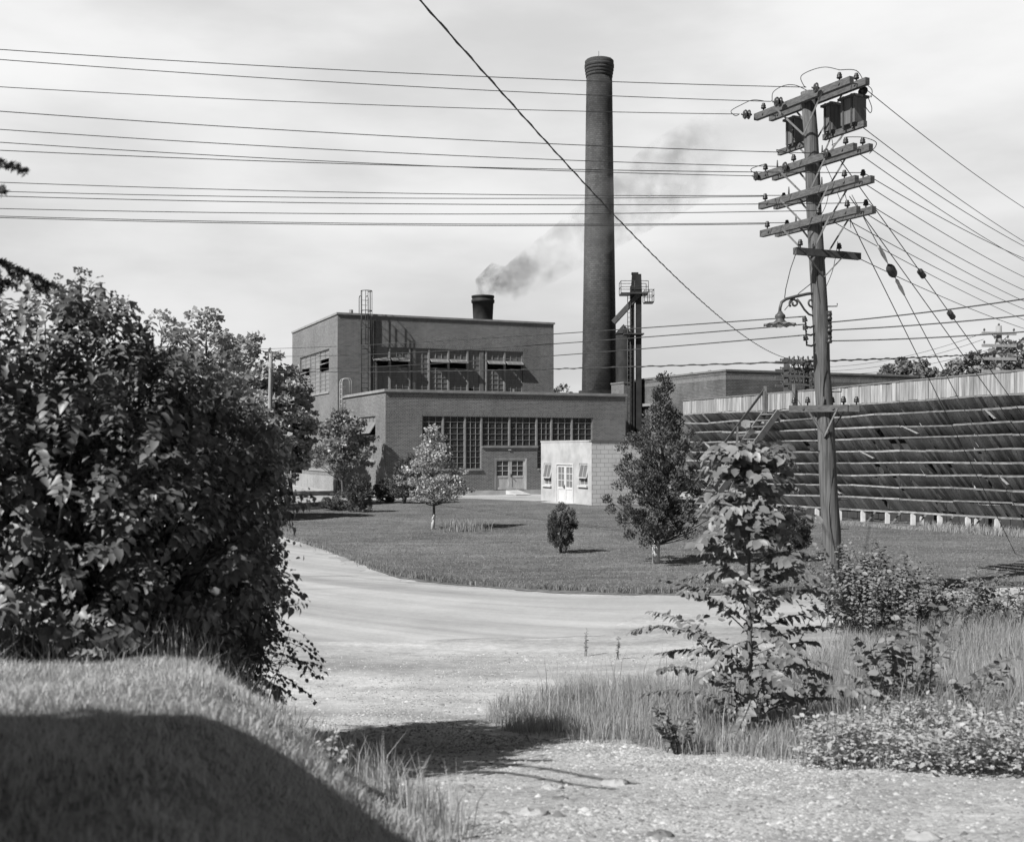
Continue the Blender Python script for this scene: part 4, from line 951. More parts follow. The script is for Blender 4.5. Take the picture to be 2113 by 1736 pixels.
for y in (655, 680, 702): put('spool', rk, (q.x+.10, q.y-.22, pz(y)))
mb = MB(); mb.tube([paxis(z)+Vector((.06*math.sin(z*3), -.165+.003*z, 0)) for z in np.linspace(.2, 6.0, 20)], .007, 5); mb.build('ground_wire', M['wire'], pole)
# lamp on a scrolled bracket
LD = Vector((-.93, -.36, 0)); q0 = paxis(pz(603)); 
lp_ = lambda px, py, e=0: (lambda s: Vector((q0.x+LD.x*s, q0.y+LD.y*s, pz(py))))((1678-px)/96.0)
mb = MB(); mb.tube([lp_(1678, 603), lp_(1655, 607), lp_(1630, 614), lp_(1612, 620), lp_(1603, 627), lp_(1600, 638), lp_(1599, 650)], .027, 8); br_ = mb.build('lamp_bracket', M['iron'], pole)
def spiral(cx, cy, r0, r1, a0, a1, n=22): return [lp_(cx+(r0+(r1-r0)*i/n)*math.cos(a0+(a1-a0)*i/n), cy-(r0+(r1-r0)*i/n)*math.sin(a0+(a1-a0)*i/n)) for i in range(n+1)]
mb = MB()
s1 = spiral(1664, 624, 3, 14, 0.5, 2*math.pi+1.6); mb.tube(s1, .019, 5)
s2 = spiral(1628, 628, 2.5, 9.5, -0.6, -0.6-2*math.pi-1.2-2.4); mb.tube(spiral(1628, 628, 2.5, 10, -math.pi*1.2, math.pi*1.25)[::-1]+[], .019, 5)
mb.tube([lp_(1634, 619), lp_(1640, 626), lp_(1649, 640), lp_(1658, 649), lp_(1668, 652), lp_(1677, 648), lp_(1681, 643)], .019, 5)
mb.build('scroll', M['iron'], br_)
lb = lp_(1600, 650); lamp_c = Vector((lb.x, lb.y, 0)); zl_ = lambda y: pz(y)
mb = MB(); mb.lathe(lamp_c, [(.03, zl_(645)), (.055, zl_(650)), (.085, zl_(653)), (.095, zl_(657)), (.075, zl_(660)), (.08, zl_(664)), (.10, zl_(666)), (.13, zl_(669))], 16); mb.build('lamp_head', M['iron'], br_)
mb = MB(); n = 40
rim = [[], [], []]
for k in range(n):
    a = 2*math.pi*k/n; w = .018*math.cos(a*10)
    for j, (r, z) in enumerate(((.10, zl_(669)), (.19, zl_(671.5)+w*.6), (.285, zl_(674)+w))): rim[j].append(mb.vert((lamp_c.x+r*math.cos(a), lamp_c.y+r*math.sin(a), z)))
for j in range(2):
    for k in range(n): mb.f.append([rim[j][k], rim[j][(k+1) % n], rim[j+1][(k+1) % n], rim[j+1][k]])
top = [[mb.vert(mb.v[i]+Vector((0, 0, .008))) for i in r] for r in rim]
for j in range(2):
    for k in range(n): mb.f.append([top[j+1][k], top[j+1][(k+1) % n], top[j][(k+1) % n], top[j][k]])
mb.build('lamp_shade', M['steel_grey'], br_)
mb = MB(); mb.lathe(lamp_c, [(.0, zl_(679.5)), (.045, zl_(677.5)), (.062, zl_(674)), (.05, zl_(669))], 14); mb.build('bulb', M['bulb'], br_)
mb = MB(); mb.tube([t5(-.5)+Vector((0, 0, .12)), lp_(1618, 560)+Vector((0, -.1, 0)), lp_(1611, 600), lp_(1609, 618)], .008, 5); mb.tube([paxis(pz(573)), lp_(1640, 605)+Vector((0, .05, 0)), lb+Vector((.08, 0, .06))], .008, 5); mb.build('lamp_wire', M['wire'], br_)
# jumper loops at the top arm
def cr(P, n=6):
    P = [np.array(p) for p in P]; P = [P[0]]+P+[P[-1]]; o = []
    for i in range(1, len(P)-2):
        for t in np.linspace(0, 1, n, endpoint=False):
            o.append(0.5*((2*P[i])+(-P[i-1]+P[i+1])*t+(2*P[i-1]-5*P[i]+4*P[i+1]-P[i+2])*t*t+(-P[i-1]+3*P[i]-3*P[i+1]+P[i+2])*t**3))
    return [Vector(v) for v in o+[P[-2]]]
def jump(P, r=.007): mb = MB(); mb.tube(cr(P), r, 5); mb.build('jumper_wire', M['wire'], pole)
for i, (px, py, end) in enumerate(((1508, 229, tf(-1.02)), (1595, 190, tb_(-.25)), (1652, 158, tf(.95)))):
    a = deads[i]; o = Vector((0, 0, .19)); L = Vector(at(px, py, a.y-.1)); L2 = Vector(at(px+22, py-13, a.y))
    jump([a, (a+L)/2+Vector((0, 0, -.06)), L, L2, (L2+end+o)/2+Vector((0, 0, .05)), end+o])
jump([tf(.95)+Vector((0, 0, .19)), tb_(.98)+Vector((0, 0, .19)), at(1783, 170, 20.0), at(1798, 185, 20.0), at(1797, 200, 20.0), cb(1.05, -.09)+Vector((.25, .2, -.05))])
jump([cb(1.05, -.09)+Vector((.2, .2, -.05)), at(1798, 222, 20.0), at(1795, 233, 20), at(1786, 222, 20), at(1778, 212, 20)])
tf2, tb2, cf2, cb2 = tops['b']
jump([tf2(1.02)+Vector((0, 0, .15)), tb2(1.05)+Vector((0, 0, .15)), at(1805, 292, 20), at(1806, 302, 20), at(1793, 317, 20)])
jump([tf2(-1.05)+Vector((0, 0, .15)), at(1552, 347, 20.6), at(1550, 353, 20.6), at(1562, 360, 20.6)]); jump([tf2(-.28)+Vector((0, 0, .15)), at(1603, 309, 20.6), at(1606, 316, 20.6)])
for (p, q) in (((1700, 335), (1735, 420)), ((1715, 300), (1745, 262)), ((1705, 240), (1720, 330)), ((1712, 375), (1690, 450)), ((1740, 390), (1755, 470)), ((1700, 600), (1728, 498))):
    jump([at(*p, 20.8), at((p[0]+q[0])/2+4, (p[1]+q[1])/2+6, 20.8), at(*q, 20.8)], .006)

# ------------------------------------------------------------------ the wires
def line(name, label, cat, group, A, B, sag, r=.009, mat='wire', n=28, twist=False, extra=None):
    A, B = Vector(A), Vector(B); pts = []
    for i in range(n+1): t = i/n; p = A.lerp(B, t); p.z -= 4*sag*t*(1-t); pts.append(p)
    mb = MB(); mb.tube(pts, r, 5)
    if twist:
        mm = int((B-A).length/.16); P2 = []
        for i in range(mm+1):
            t = i/mm; p = A.lerp(B, t); p.z -= 4*sag*t*(1-t); a = i*1.25; P2.append(p+Vector((0, math.cos(a), math.sin(a)))*(r*1.5))
        mb.tube(P2, r*.9, 4)
    return tag(mb.build(name, M[mat], origin=A), label, cat, group)
ORD = ['topmost', 'second', 'third', 'fourth', 'fifth', 'sixth', 'seventh', 'eighth', 'ninth', 'tenth', 'eleventh', 'twelfth', 'lowest']
tf3, tb3, cf3, cb3 = tops['c']; tf4, tb4, cf4, cb4 = tops['d']; iz = Vector((0, 0, .10))
lefts = [(deads[2], 92), (deads[1], 113), (deads[0], 170), (cf2(.7)+WL*.2, 219), (cf2(-.35)+WL*.2, 257), (tb3(1.0)+iz+Vector((0, 0, -.0)), 300), (cf2(-1.15)+WL*.2, 284),
         (tb3(-1.0)+iz, 367), (tf3(-1.1)+iz, 386), (tb4(1.0)+iz, 395), (tf4(.28)+iz, 421), (tb4(-.95)+iz, 437), (tf4(-1.08)+iz, 440)]
lefts.sort(key=lambda t: t[1])
for i, (A, y0) in enumerate(lefts):
    y_ = EYE; d0 = (A.z-EYE)*F/(925-y0)                    # depth where a level wire crosses the left edge of view
    L0 = at(0, y0, d0); B = A.lerp(L0, 1.25); B.z = A.z
    line('line_wire', f'{ORD[i]} of the thirteen thin wires running from the big pole to the left picture edge' if i < 12 else 'lowest of the thirteen thin wires running from the big pole to the left edge',
         'wire', 'wires from the big pole to the left', A, B, .12, .0072)
rights = [(cb(1.05, -.09)+AP*.2, 417), (cp2(1.0), 487), (cb2(1.2), 496), (tb3(1.02)+iz, 521), (cb2(.9), 527), (cb3(1.0), 560), (tb4(1.05)+iz, 587), (cb4(1.0), 610), (cb4(.5), 627), (cb4(.2), 650), (c5(.7), 667)]
for i, (A, y1) in enumerate(rights):
    d1 = (A.z-EYE)*F/(925-y1); L0 = at(2112, y1, d1); B = A.lerp(L0, 1.5); B.z = A.z
    line('line_wire', f'{ORD[i] if i < 10 else "lowest"} of the eleven wires running from the big pole off to the right', 'wire', 'wires from the big pole to the right', A, B, .16, .0075)
guys = [((1745, 435), (2094, 1150), 29.5, 'leftmost of the four guy wires slanting down to the ground right of the pole'), ((1757, 402), (2160, 1180), 25.9, 'pale guy wire carrying a large glazed strain insulator right of the pole'),
        ((1752, 405), (2280, 1150), 29.3, 'dark guy wire slanting down right between two insulated guys'), ((1720, 312), (2315, 1150), 29.3, 'rightmost guy wire, with two small dark strain insulators')]
for i, (p, q, d, lb_) in enumerate(guys):
    A = at(*p, 20.6); B = at(*q, d); B.z = .1
    o = line('guy_wire', lb_, 'guy wire', 'guy wires of the big pole', A, B, .0, .009, 'wire_pale' if i == 1 else 'wire')
    dn = (B-A).normalized()
    if i == 1:
        T = (555-402)/(1180-402)*.86; c = A.lerp(B, T); b = MB(); b.lathe(c-dn*.16, [(.02, 0), (.065, .05), (.085, .1), (.085, .22), (.065, .27), (.02, .32)], 12, axis=dn); b.build('strain_insulator', M['porcelain'], o)
        for s in (-1, 1): b = MB(); b.lathe(c+dn*(s*.42-.2), [(.02, 0), (.035, .04), (.03, .12), (.038, .2), (.028, .3), (.015, .4)], 10, axis=dn); b.build('wire_splice', M['porcelain_pale'], o)
    if i == 3:
        for T in (.235, .325): c = A.lerp(B, T); b = MB(); b.lathe(c-dn*.11, [(.03, 0), (.06, .02), (.06, .1), (.05, .12), (.06, .14), (.06, .2), (.03, .22)], 10, axis=dn); b.build('strain_insulator', M['porcelain'], o)
# heavy twisted cable across the sky to the switch rack
rackd = 58.0
cable = line('messenger_cable', 'heavy twisted cable slanting across the whole sky in front of the tall chimney', 'cable', None, at(770, -110, 11.2), at(1640, 742, rackd), .9, .0105, twist=True, n=60)

# lower wires from the far-left pole, past the big pole and out to the right
LPD = 58.0; kl = LPD/F
fp = at(558, 925, LPD); zt_l = EYE+(925-729)*kl
lpole = thing('wooden_pole', 'plain pale pole without crossarms standing in front of the trees left of the boiler house', 'utility pole', (fp.x, LPD, 0))
mb = MB(); mb.tube([(fp.x+.02*math.sin(z), LPD, z) for z in np.linspace(-.05, zt_l, 8)], list(np.linspace(.135, .095, 8)), 10); mb.build('shaft', M['pole_grey'], lpole)
low = [(zt_l+.45, 667, 611), (zt_l-.15, 683, 645), (zt_l-.8, 705, 679)]
for i, (zl0, ym, yr) in enumerate(low):
    m = spools[i]; A = Vector((fp.x, LPD-.1, zl0))
    line('service_wire', f'{("top", "middle", "lowest")[i]} of three service wires crossing the boiler house front to brackets on the pole', 'wire', 'low service wires', A if i else A+Vector((-6, 10, .6)), m, .16, .011, n=36)
    q = paxis(pz(ym))+Vector((.1, -.2, 0)); d1 = (q.z-EYE)*F/(925-yr); B = q.lerp(at(2112, yr, d1), 1.4); B.z = q.z
    line('service_wire', f'{("top", "middle", "lowest")[i]} of three service wires rising from the big pole to the right picture edge', 'wire', 'low service wires', q, B, .05, .011)
q = paxis(pz(744))
line('twisted_service_cable', 'twisted cable crossing low in front of the chimney to the big pole', 'cable', 'twisted low cables', Vector((fp.x, LPD-.1, EYE+(925-766)*kl)), q, .1, .011, twist=True, n=40)
line('twisted_service_cable', 'twisted cable from the big pole toward the four-armed far pole on the right', 'cable', 'twisted low cables', q, at(2300, 705, 44), .1, .011, twist=True)

# far pole on the right, with four crossarms
FD = 50.0; kf = FD/F; fx = at(2060, 925, FD).x; fz = lambda y: EYE+(925-y)*kf
fpole = thing('utility_pole', 'distant pale utility pole with four crossarms rising behind the right end of the louvred fence', 'utility pole', (fx, FD, 0))
mb = MB(); mb.tube([(fx, FD, z) for z in np.linspace(-.05, fz(672), 8)], list(np.linspace(.17, .125, 8)), 12); mb.build('shaft', M['pole_grey'], fpole)
for y in (688, 713, 740, 766):
    mb = MB(); mb.bar((fx-.80, FD-.17, fz(y)), (fx+.68, FD-.17, fz(y+1)), .10, .12); a = mb.build('crossarm', M['pole_grey'], fpole)
    for x in (-.70, -.25, .32, .58) if y == 688 else (-.70, .22, .45): put('pin', a, (fx+x, FD-.17, fz(y)+(.06 if x in (-.70, .58, .22) else -.24)))
    for s in (-1, 1): mb = MB(); mb.bar((fx+s*.45, FD-.2, fz(y)), (fx, FD-.2, fz(y)-.4), .03, .03); mb.build('brace', M['brace'], fpole)
put('pin', fpole, (fx, FD, fz(674)))
for i, (y, xo) in enumerate(((687, -.7), (700, -.7), (712, .2))):
    line('distant_wire', f'{("upper", "middle", "lower")[i]} faint distant wire hanging between the switch rack and the far pole', 'wire', 'faint distant wires', (fx+xo, FD-.1, fz(y)), at(1690, 757+i*8, rackd+2), .35, .010)
# switch rack behind the fence
rk = thing('switch_rack', 'timber rack of wires, crossbars and insulators standing behind the fence by the big pole', 'switch rack', (at(1650, 900, rackd).x, rackd, 0))
kr = rackd/F; rx = lambda x: (x-1056)*kr; rz = lambda y: EYE+(925-y)*kr
for x, y, t in ((1621, 738, 0), (1668, 741, .4), (1688, 745, 1.6), (1641, 745, 1.8)):
    mb = MB(); mb.box((rx(x), rackd+t, rz(y)/2), (.19, .19, rz(y))); mb.build('post', M['arm'], rk)
for j, y in enumerate((743, 760, 775, 792)):
    for t in (0, 1.5):
        mb = MB(); mb.bar((rx(1612), rackd+t-.12, rz(y)), (rx(1690), rackd+t+.1, rz(y+2)), .10, .13); b = mb.build('crossbar', M['arm'], rk)
        for x in np.arange(1626, 1688, 9.5) + rng.uniform(-2, 2): put('pin', b, (rx(x), rackd+t-.06, rz(y)+.06 if j != 1 else rz(y)+.05))
for j in range(11):
    x = 1626+j*5.6; mb = MB(); y0 = 738+rng.uniform(-4, 6)
    mb.tube(cr([(rx(x), rackd-.2, rz(y0)), (rx(x+rng.uniform(-5, 5)), rackd+.1, rz(y0+14)), (rx(x+rng.uniform(-6, 6)), rackd+.3, rz(y0+30)), (rx(x+rng.uniform(-3, 3)), rackd+.2, rz(y0+58))]), .016, 5); mb.build('jumper_wire', M['wire'], rk)
for j, x in enumerate((1634, 1652, 1664)):
    mb = MB(); mb.lathe((rx(x), rackd-.25, rz(755)), [(.08, 0), (.11, .05), (.11, .28), (.05, .34), (.05, .42)], 10); mb.build('switch_can', M['steel_dark'], rk)

# ------------------------------------------------------------------ louvred spray-pond fence
P0, P1, P2 = Vector((7.87, 52.7)), Vector((10.56, 46.03)), Vector((19.5, 32.35))
L01, L12 = (P1-P0).length, (P2-P1).length; LT = L01+L12
ztop = lambda s: float(np.interp(s, [0, L01, L01+L12*.66, LT], [4.96, 4.96, 5.27, 5.40]))
def fpos(s):
    if s < L01: d = (P1-P0).normalized(); p = P0+d*s
    else: d = (P2-P1).normalized(); p = P1+d*(s-L01)
    w = min(1, max(0, (s-L01+1.0)/2.0)); dd = ((P1-P0).normalized().lerp((P2-P1).normalized(), w)).normalized()
    return p, Vector((-dd.y, dd.x))*(-1)                       # outward: toward the viewer's left
def fp3(s, out, z): p, n = fpos(s); q = p+n*out; return Vector((q.x, q.y, z))
_, n_ = fpos(L01+3)
sgn = 1 if n_.dot(Vector((-.836, -.548))) > 0 else -1
fp3 = lambda s, out, z: (lambda pn: Vector((pn[0].x+pn[1].x*out*sgn, pn[0].y+pn[1].y*out*sgn, z)))(fpos(s))
fence = thing('louvred_fence', 'long high timber fence of dark sloping louvres topped by pale weathered boards', 'fence', fp3(L01, 0, 0))
rng = np.random.default_rng(11); bay = 1.1; NR = 9; zb = .54; PH = lambda s: .61+.11*min(1, s/LT*1.3)
sagv = rng.normal(0, .021, (NR+2, 40))
def zrow(i, s): zt = ztop(s)-PH(s); return zb+(zt-zb)*i/NR + float(np.interp(s/bay, np.arange(40), sagv[i]))
for i in range(1, NR+1):
    mb = MB(); s = 0.0
    while s < LT-.12:
        w = rng.uniform(.10, .16); g = rng.uniform(.004, .018)
        if rng.random() < .036: s += w*rng.uniform(.8, 1.9); continue
        z1 = zrow(i, s)-.04; z0 = zrow(i-1, s)-rng.uniform(.01, .09); dep = .50; j = rng.normal(0, .012); sk = rng.normal(0, .012) if rng.random() < .94 else rng.normal(0, .09)
        a, b = s, min(s+w, LT)
        c = [fp3(a, .0, z1), fp3(b, .0, z1), fp3(b+sk, -dep+j, z0), fp3(a+sk, -dep+j, z0)]
        th = Vector((0, 0, .022)); mb.hexa([c[3], c[2], c[1], c[0]] + [v+th for v in (c[3], c[2], c[1], c[0])]); s += w+g
    lo = mb.build('louvre', M['louvre'], fence)
    mb = MB(); s = 0
    while s < LT-.1:
        L = min(bay*rng.choice([1, 2, 2]), LT-s); dz = rng.normal(0, .006); mb.bar(fp3(s, .03, zrow(i, s)+dz), fp3(s+L-.01, .03+rng.normal(0, .01), zrow(i, s+L)+dz+rng.normal(0, .012)), .10, rng.uniform(.045, .07)); s += L
    mb.build('rail', M['rail'], lo)
mb = MB(); s = 0
while s < LT-.1: mb.bar(fp3(s, .0, zb-.02+rng.normal(0, .01)), fp3(min(s+2.2, LT)-.01, .0, zb-.02), .10, .06); s += 2.2
mb.build('bottom_rail', M['rail'], fence)
mb = MB(); s = 0.0
while s < LT-.1:
    w = rng.uniform(.11, .2); b = min(s+w, LT); j = rng.normal(0, .008); zt = ztop(s); z0 = zrow(NR, s)+.03+rng.normal(0, .012)
    c = [fp3(s, .06+j, z0), fp3(b-.006, .06+j, z0), fp3(b-.006, .035+j, z0), fp3(s, .035+j, z0)]
    t = [Vector((*v.xy, zt+rng.normal(0, .008))) for v in c]
    if (c[1]-c[0]).cross(c[2]-c[1]).z < 0: c = c[::-1]; t = t[::-1]
    mb.hexa(c+t); s = b
par = mb.build('parapet', M['pale_board'], fence)
mb = MB(); s = 0
while s < LT-.1: L = min(2.2, LT-s); mb.bar(fp3(s, .04, ztop(s)+.03+rng.normal(0, .008)), fp3(s+L-.01, .04, ztop(s+L)+.03), .10, .05); s += L
mb.build('cap_rail', M['stair'], fence)
s = L01-1.2; k = 0
while s < LT:
    mb = MB(); mb.bar(fp3(s, -.02, -.05), fp3(s, -.02, zb-.05), .14, .14); p = mb.build('post', M['white_post'], fence)
    if rng.random() < .4: mb = MB(); mb.bar(fp3(s+.05, -.1, .0), fp3(s+.35, -.3, zb-.05), .06, .06); mb.build('brace', M['stair'], p)
    for zz in ((NR-2, NR-1), (3, 4)):
        pass
    s += bay; k += 1
for s in np.arange(0.4, LT, bay*2):                              # inner posts seen through the gaps
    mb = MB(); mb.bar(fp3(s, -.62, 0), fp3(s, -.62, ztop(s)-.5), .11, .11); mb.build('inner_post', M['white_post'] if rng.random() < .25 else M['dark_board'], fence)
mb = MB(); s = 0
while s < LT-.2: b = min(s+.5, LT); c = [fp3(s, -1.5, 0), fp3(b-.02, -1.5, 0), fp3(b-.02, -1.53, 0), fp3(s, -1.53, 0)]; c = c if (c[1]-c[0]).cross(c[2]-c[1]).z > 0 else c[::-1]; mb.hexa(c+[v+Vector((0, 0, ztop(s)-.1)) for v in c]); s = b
mb.build('added_backing', M['dark_board'], fence)  # unseen wall added so the gaps between louvres read dark
# a few sprung and broken boards hanging from the ledges
for s_, i in ((L01+2.6, 2), (L01+6.1, 7), (L01+9.4, 8), (L01+9.9, 3), (L01+4.2, 5), (1.9, 6)):
    mb = MB(); z = zrow(i, s_); mb.bar(fp3(s_, .07, z+.02), fp3(s_+rng.uniform(.35, .8), .10, z-rng.uniform(.16, .34)), .11, .022); mb.build('broken_board', M['pale_board'], fence)
# stair up to the catwalk
sb_ = L01-.15; n1 = Vector((*[(fp3(sb_, 1, 0)-fp3(sb_, 0, 0))[i] for i in (0, 1)], 0)); tdir = Vector((-n1.y, n1.x, 0)); base = fp3(sb_, .06, 0)
stair = thing('wooden_stair', 'steep open timber stair with one handrail climbing to the top of the louvred fence', 'stair', tuple(base))
zt0 = 4.25; run = 3.9
S = lambda t, off, dz=0: base + n1*(run*t+.05) + tdir*off + Vector((0, 0, zt0*(1-t)+dz))
for off in (-.42, .42):
    mb = MB(); mb.bar(S(0, off), S(1, off, .0), .06, .24); mb.build('stringer', M['stair'], stair)
for k in range(17):
    t = (k+.5)/17; mb = MB(); c = S(t, 0, .03); mb.bar(c-tdir*.40, c+tdir*.40, .24, .045); mb.build('tread', M['stair'], stair)
for t in (0.02, .36, .68, .98):
    mb = MB(); mb.bar(S(t, -.42), S(t, -.42, .95), .08, .08); mb.build('rail_post', M['stair'], stair)
mb = MB(); mb.bar(S(0.0, -.42, .95), S(1, -.42, .95), .05, .09); mb.build('handrail', M['arm_dark'], stair)
mb = MB(); mb.bar(S(.5, .42, -.1), S(.5, .42, 0)+n1*.9+Vector((0, 0, -1.9)), .08, .12); mb.build('support_leg', M['stair'], stair)
for off in (-.42, 1.3):
    mb = MB(); mb.bar(base+tdir*off+n1*.05+Vector((0, 0, 4.2)), base+tdir*off+n1*.05+Vector((0, 0, 5.3)), .10, .10); mb.build('gate_post', M['stair'], stair)
# ------------------------------------------------------------------ trees and shrubs round the plant
def gz(x, y): return float(hgt(x, y))
tree('maple_tree', 'young upright maple growing against the sunlit side wall of the brick annex', 'tree', (-9.5, 65, 0), [(1.0, .5), (1.7, 1.35), (2.6, 1.6), (3.5, 1.45), (4.3, .95), (5.1, .5), (5.75, .12)], M['maple'], M['bark'], 90, 60, .34, .17, seed=21, out=.6, trunk_r=.09, nlimb=50)
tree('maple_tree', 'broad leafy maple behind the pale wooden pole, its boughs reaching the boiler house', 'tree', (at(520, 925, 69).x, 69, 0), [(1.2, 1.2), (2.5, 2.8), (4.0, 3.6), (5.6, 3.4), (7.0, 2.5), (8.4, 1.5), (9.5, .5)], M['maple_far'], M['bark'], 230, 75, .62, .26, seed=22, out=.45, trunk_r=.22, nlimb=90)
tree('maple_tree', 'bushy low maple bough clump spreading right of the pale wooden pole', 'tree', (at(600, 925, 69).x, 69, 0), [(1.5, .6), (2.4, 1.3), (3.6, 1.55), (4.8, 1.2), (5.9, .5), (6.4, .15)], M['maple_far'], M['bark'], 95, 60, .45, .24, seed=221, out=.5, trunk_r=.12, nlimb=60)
tree('poplar_tree', 'tall thin-topped tree with mid grey leaves behind the big lilac bush', 'tree', (at(425, 925, 52).x, 52, 0), [(1.2, 1.2), (3, 2.0), (5, 2.1), (6.6, 1.45), (7.8, .9), (9.0, .28)], M['maple_far'], M['bark'], 170, 60, .5, .2, seed=23, out=.55, trunk_r=.16, up=.3)
tree('poplar_tree', 'pale feathery tree top showing just above the lilac bush', 'tree', (at(332, 925, 48).x, 48, 0), [(1.5, .9), (3.5, 1.4), (5.5, 1.25), (7.2, .8), (8.6, .22)], M['aspen'], M['bark_pale'], 120, 45, .42, .15, seed=24, out=.6, trunk_r=.12, up=.5)
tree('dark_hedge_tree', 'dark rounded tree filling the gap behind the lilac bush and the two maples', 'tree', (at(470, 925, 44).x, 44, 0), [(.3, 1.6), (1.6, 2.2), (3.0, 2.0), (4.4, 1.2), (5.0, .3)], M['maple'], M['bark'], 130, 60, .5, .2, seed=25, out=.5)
tree('distant_tree', 'small distant tree between the boiler house and the tall chimney', 'tree', (at(1150, 925, 130).x, 130, 0), [(5, 1), (8, 1.9), (9.0, 1.3), (9.9, .3)], M['faroak'], M['bark'], 50, 40, .7, .4, seed=26)
tree('flowering_tree', 'small silvery leaved tree with a whitewashed trunk on the lawn before the annex', 'tree', (-2.66, 38.6, .09), [(.9, .5), (1.2, 1.0), (1.7, 1.18), (2.2, .85), (2.7, .52), (3.2, .27), (3.7, .06)], M['apple'], M['bark'], 125, 46, .22, .075, seed=27, out=.75, trunk_r=.05, white=.55, up=.5, nlimb=90, r_limb=.02, trunk_top=3.3)
tree('red_cedar', 'large dark red cedar with a whitewashed trunk and a crooked spire top', 'tree', (3.36, 27, .09), [(.5, .5), (.8, .85), (1.3, 1.12), (2.0, 1.10), (2.6, .95), (3.1, .72), (3.5, .44), (3.9, .27), (4.3, .17), (4.85, .05)], M['cedar'], M['bark'], 250, 120, .15, .07, 'diamond', (.28, .1), seed=28, rag=1.9, out=.75, trunk_r=.075, white=.6, W=.42, up=.75, nlimb=150, r_limb=.022, trunk_top=4.5, flat=.9)
tree('juniper_bush', 'small egg-shaped juniper standing alone in the middle of the lawn', 'shrub', (1.26, 29.7, .09), [(.05, .10), (.3, .26), (.6, .36), (.85, .36), (1.05, .24), (1.19, .05)], M['juniper'], M['bark'], 110, 75, .085, .06, seed=29, W=.35, up=1.1, trunk_r=.04, flat=1.2, r_limb=.012)
tree('juniper_bush', 'rounded dark juniper on bare stems beside the big utility pole', 'shrub', (6.72, 27.6, .09), [(.30, .22), (.55, .42), (.85, .47), (1.1, .36), (1.3, .08)], M['juniper'], M['bark'], 110, 75, .10, .065, lean=(-.08, 0), seed=30, W=.35, up=1.0, trunk_r=.03, flat=1.1, r_limb=.02, nlimb=40)
tree('juniper_bush', 'dense conical juniper at the left end of the lawn', 'shrub', (-6.5, 48.9, .09), [(.05, .4), (.4, .55), (.9, .55), (1.3, .36), (1.6, .06)], M['juniper'], M['bark'], 90, 60, .13, .085, seed=31, W=.4, up=1.0, flat=1.2)
tree('juniper_bush', 'low spreading juniper beside the dense conical one', 'shrub', (-7.65, 50.3, .09), [(.03, .55), (.25, .72), (.5, .55), (.8, .12)], M['cedar'], M['bark'], 70, 50, .14, .09, seed=32, W=.4, up=.5)
tree('cedar_bush', 'leaning dark evergreen clump at the corner of the annex', 'shrub', (-5.35, 56.5, .09), [(.3, .4), (.8, .75), (1.4, .8), (1.9, .6), (2.5, .15)], M['juniper'], M['bark'], 110, 60, .18, .10, lean=(.5, 0), seed=33, W=.4, up=.9, flat=1.2)
tree('cedar_bush', 'low bushy evergreen clump left of the leaning one at the annex corner', 'shrub', (-6.3, 57.5, .09), [(.05, .4), (.4, .7), (.8, .6), (1.2, .12)], M['juniper'], M['bark'], 80, 55, .16, .095, seed=34, W=.4, up=.8)
for i, (px, top, d, hw, sd, lb_) in enumerate(((1868, 733, 95, 3.4, 35, 'rounded leafy tree just right of the long brick building roof'), (1945, 752, 100, 4.2, 36, 'low spreading tree between the rounded tree and the far pole'),
                              (2035, 716, 92, 3.6, 37, 'tall tree behind the four-armed far pole'), (2112, 690, 88, 3.8, 38, 'tree at the right picture edge above the fence'), (1905, 762, 108, 3.0, 39, 'small tree top behind the rounded leafy tree'), (1995, 738, 104, 4.4, 40, 'broad low tree between the spreading tree and the far pole'), (2075, 718, 102, 4.4, 41, 'leafy tree seen between the crossarms of the far pole'), (1830, 765, 104, 2.6, 42, 'small round tree peeping over the right end of the long brick roof'))):
    b = at(px, 925, d); h = EYE+(925-top)*d/F
    tree('distant_tree', lb_, 'tree', (b.x, d, 0), [(1.5, hw*.5), (h*.35, hw*.95), (h*.6, hw), (h*.8, hw*.7), (h*.93, hw*.4), (h, .2)], M['faroak'], M['bark'], 260, 60, .62, .3, seed=sd, group='trees beyond the louvred fence', out=.45, trunk_r=.2, nlimb=30)
for i, (px, d, h, hw) in enumerate(((150, 75, 8, 4), (260, 80, 8, 4), (590, 130, 5, 5))):
    b = at(px, 925, d)
    tree('background_tree', ('leafy tree hidden mostly behind the left half of the lilac', 'leafy tree hidden mostly behind the middle of the lilac', 'dark far tree left of the boiler house door')[i], 'tree', (b.x, d, 0), [(.2, hw*.7), (h*.4, hw), (h*.75, hw*.7), (h, .3)], M['faroak'], M['bark'], 120, 50, .9, .4, seed=50+i)
# weedy tuft on the lawn
rng = np.random.default_rng(60)
q = np.column_stack([rng.normal(-1.6, .32, 420), rng.normal(37.7, .25, 420), np.full(420, .09)])
tag(blades('grass_tuft', M['grass_tall'], q, rng.uniform(.12, .5, 420), .02, .5, rng), 'long uncut grass tuft on the lawn beside the silvery tree', 'grass tuft')

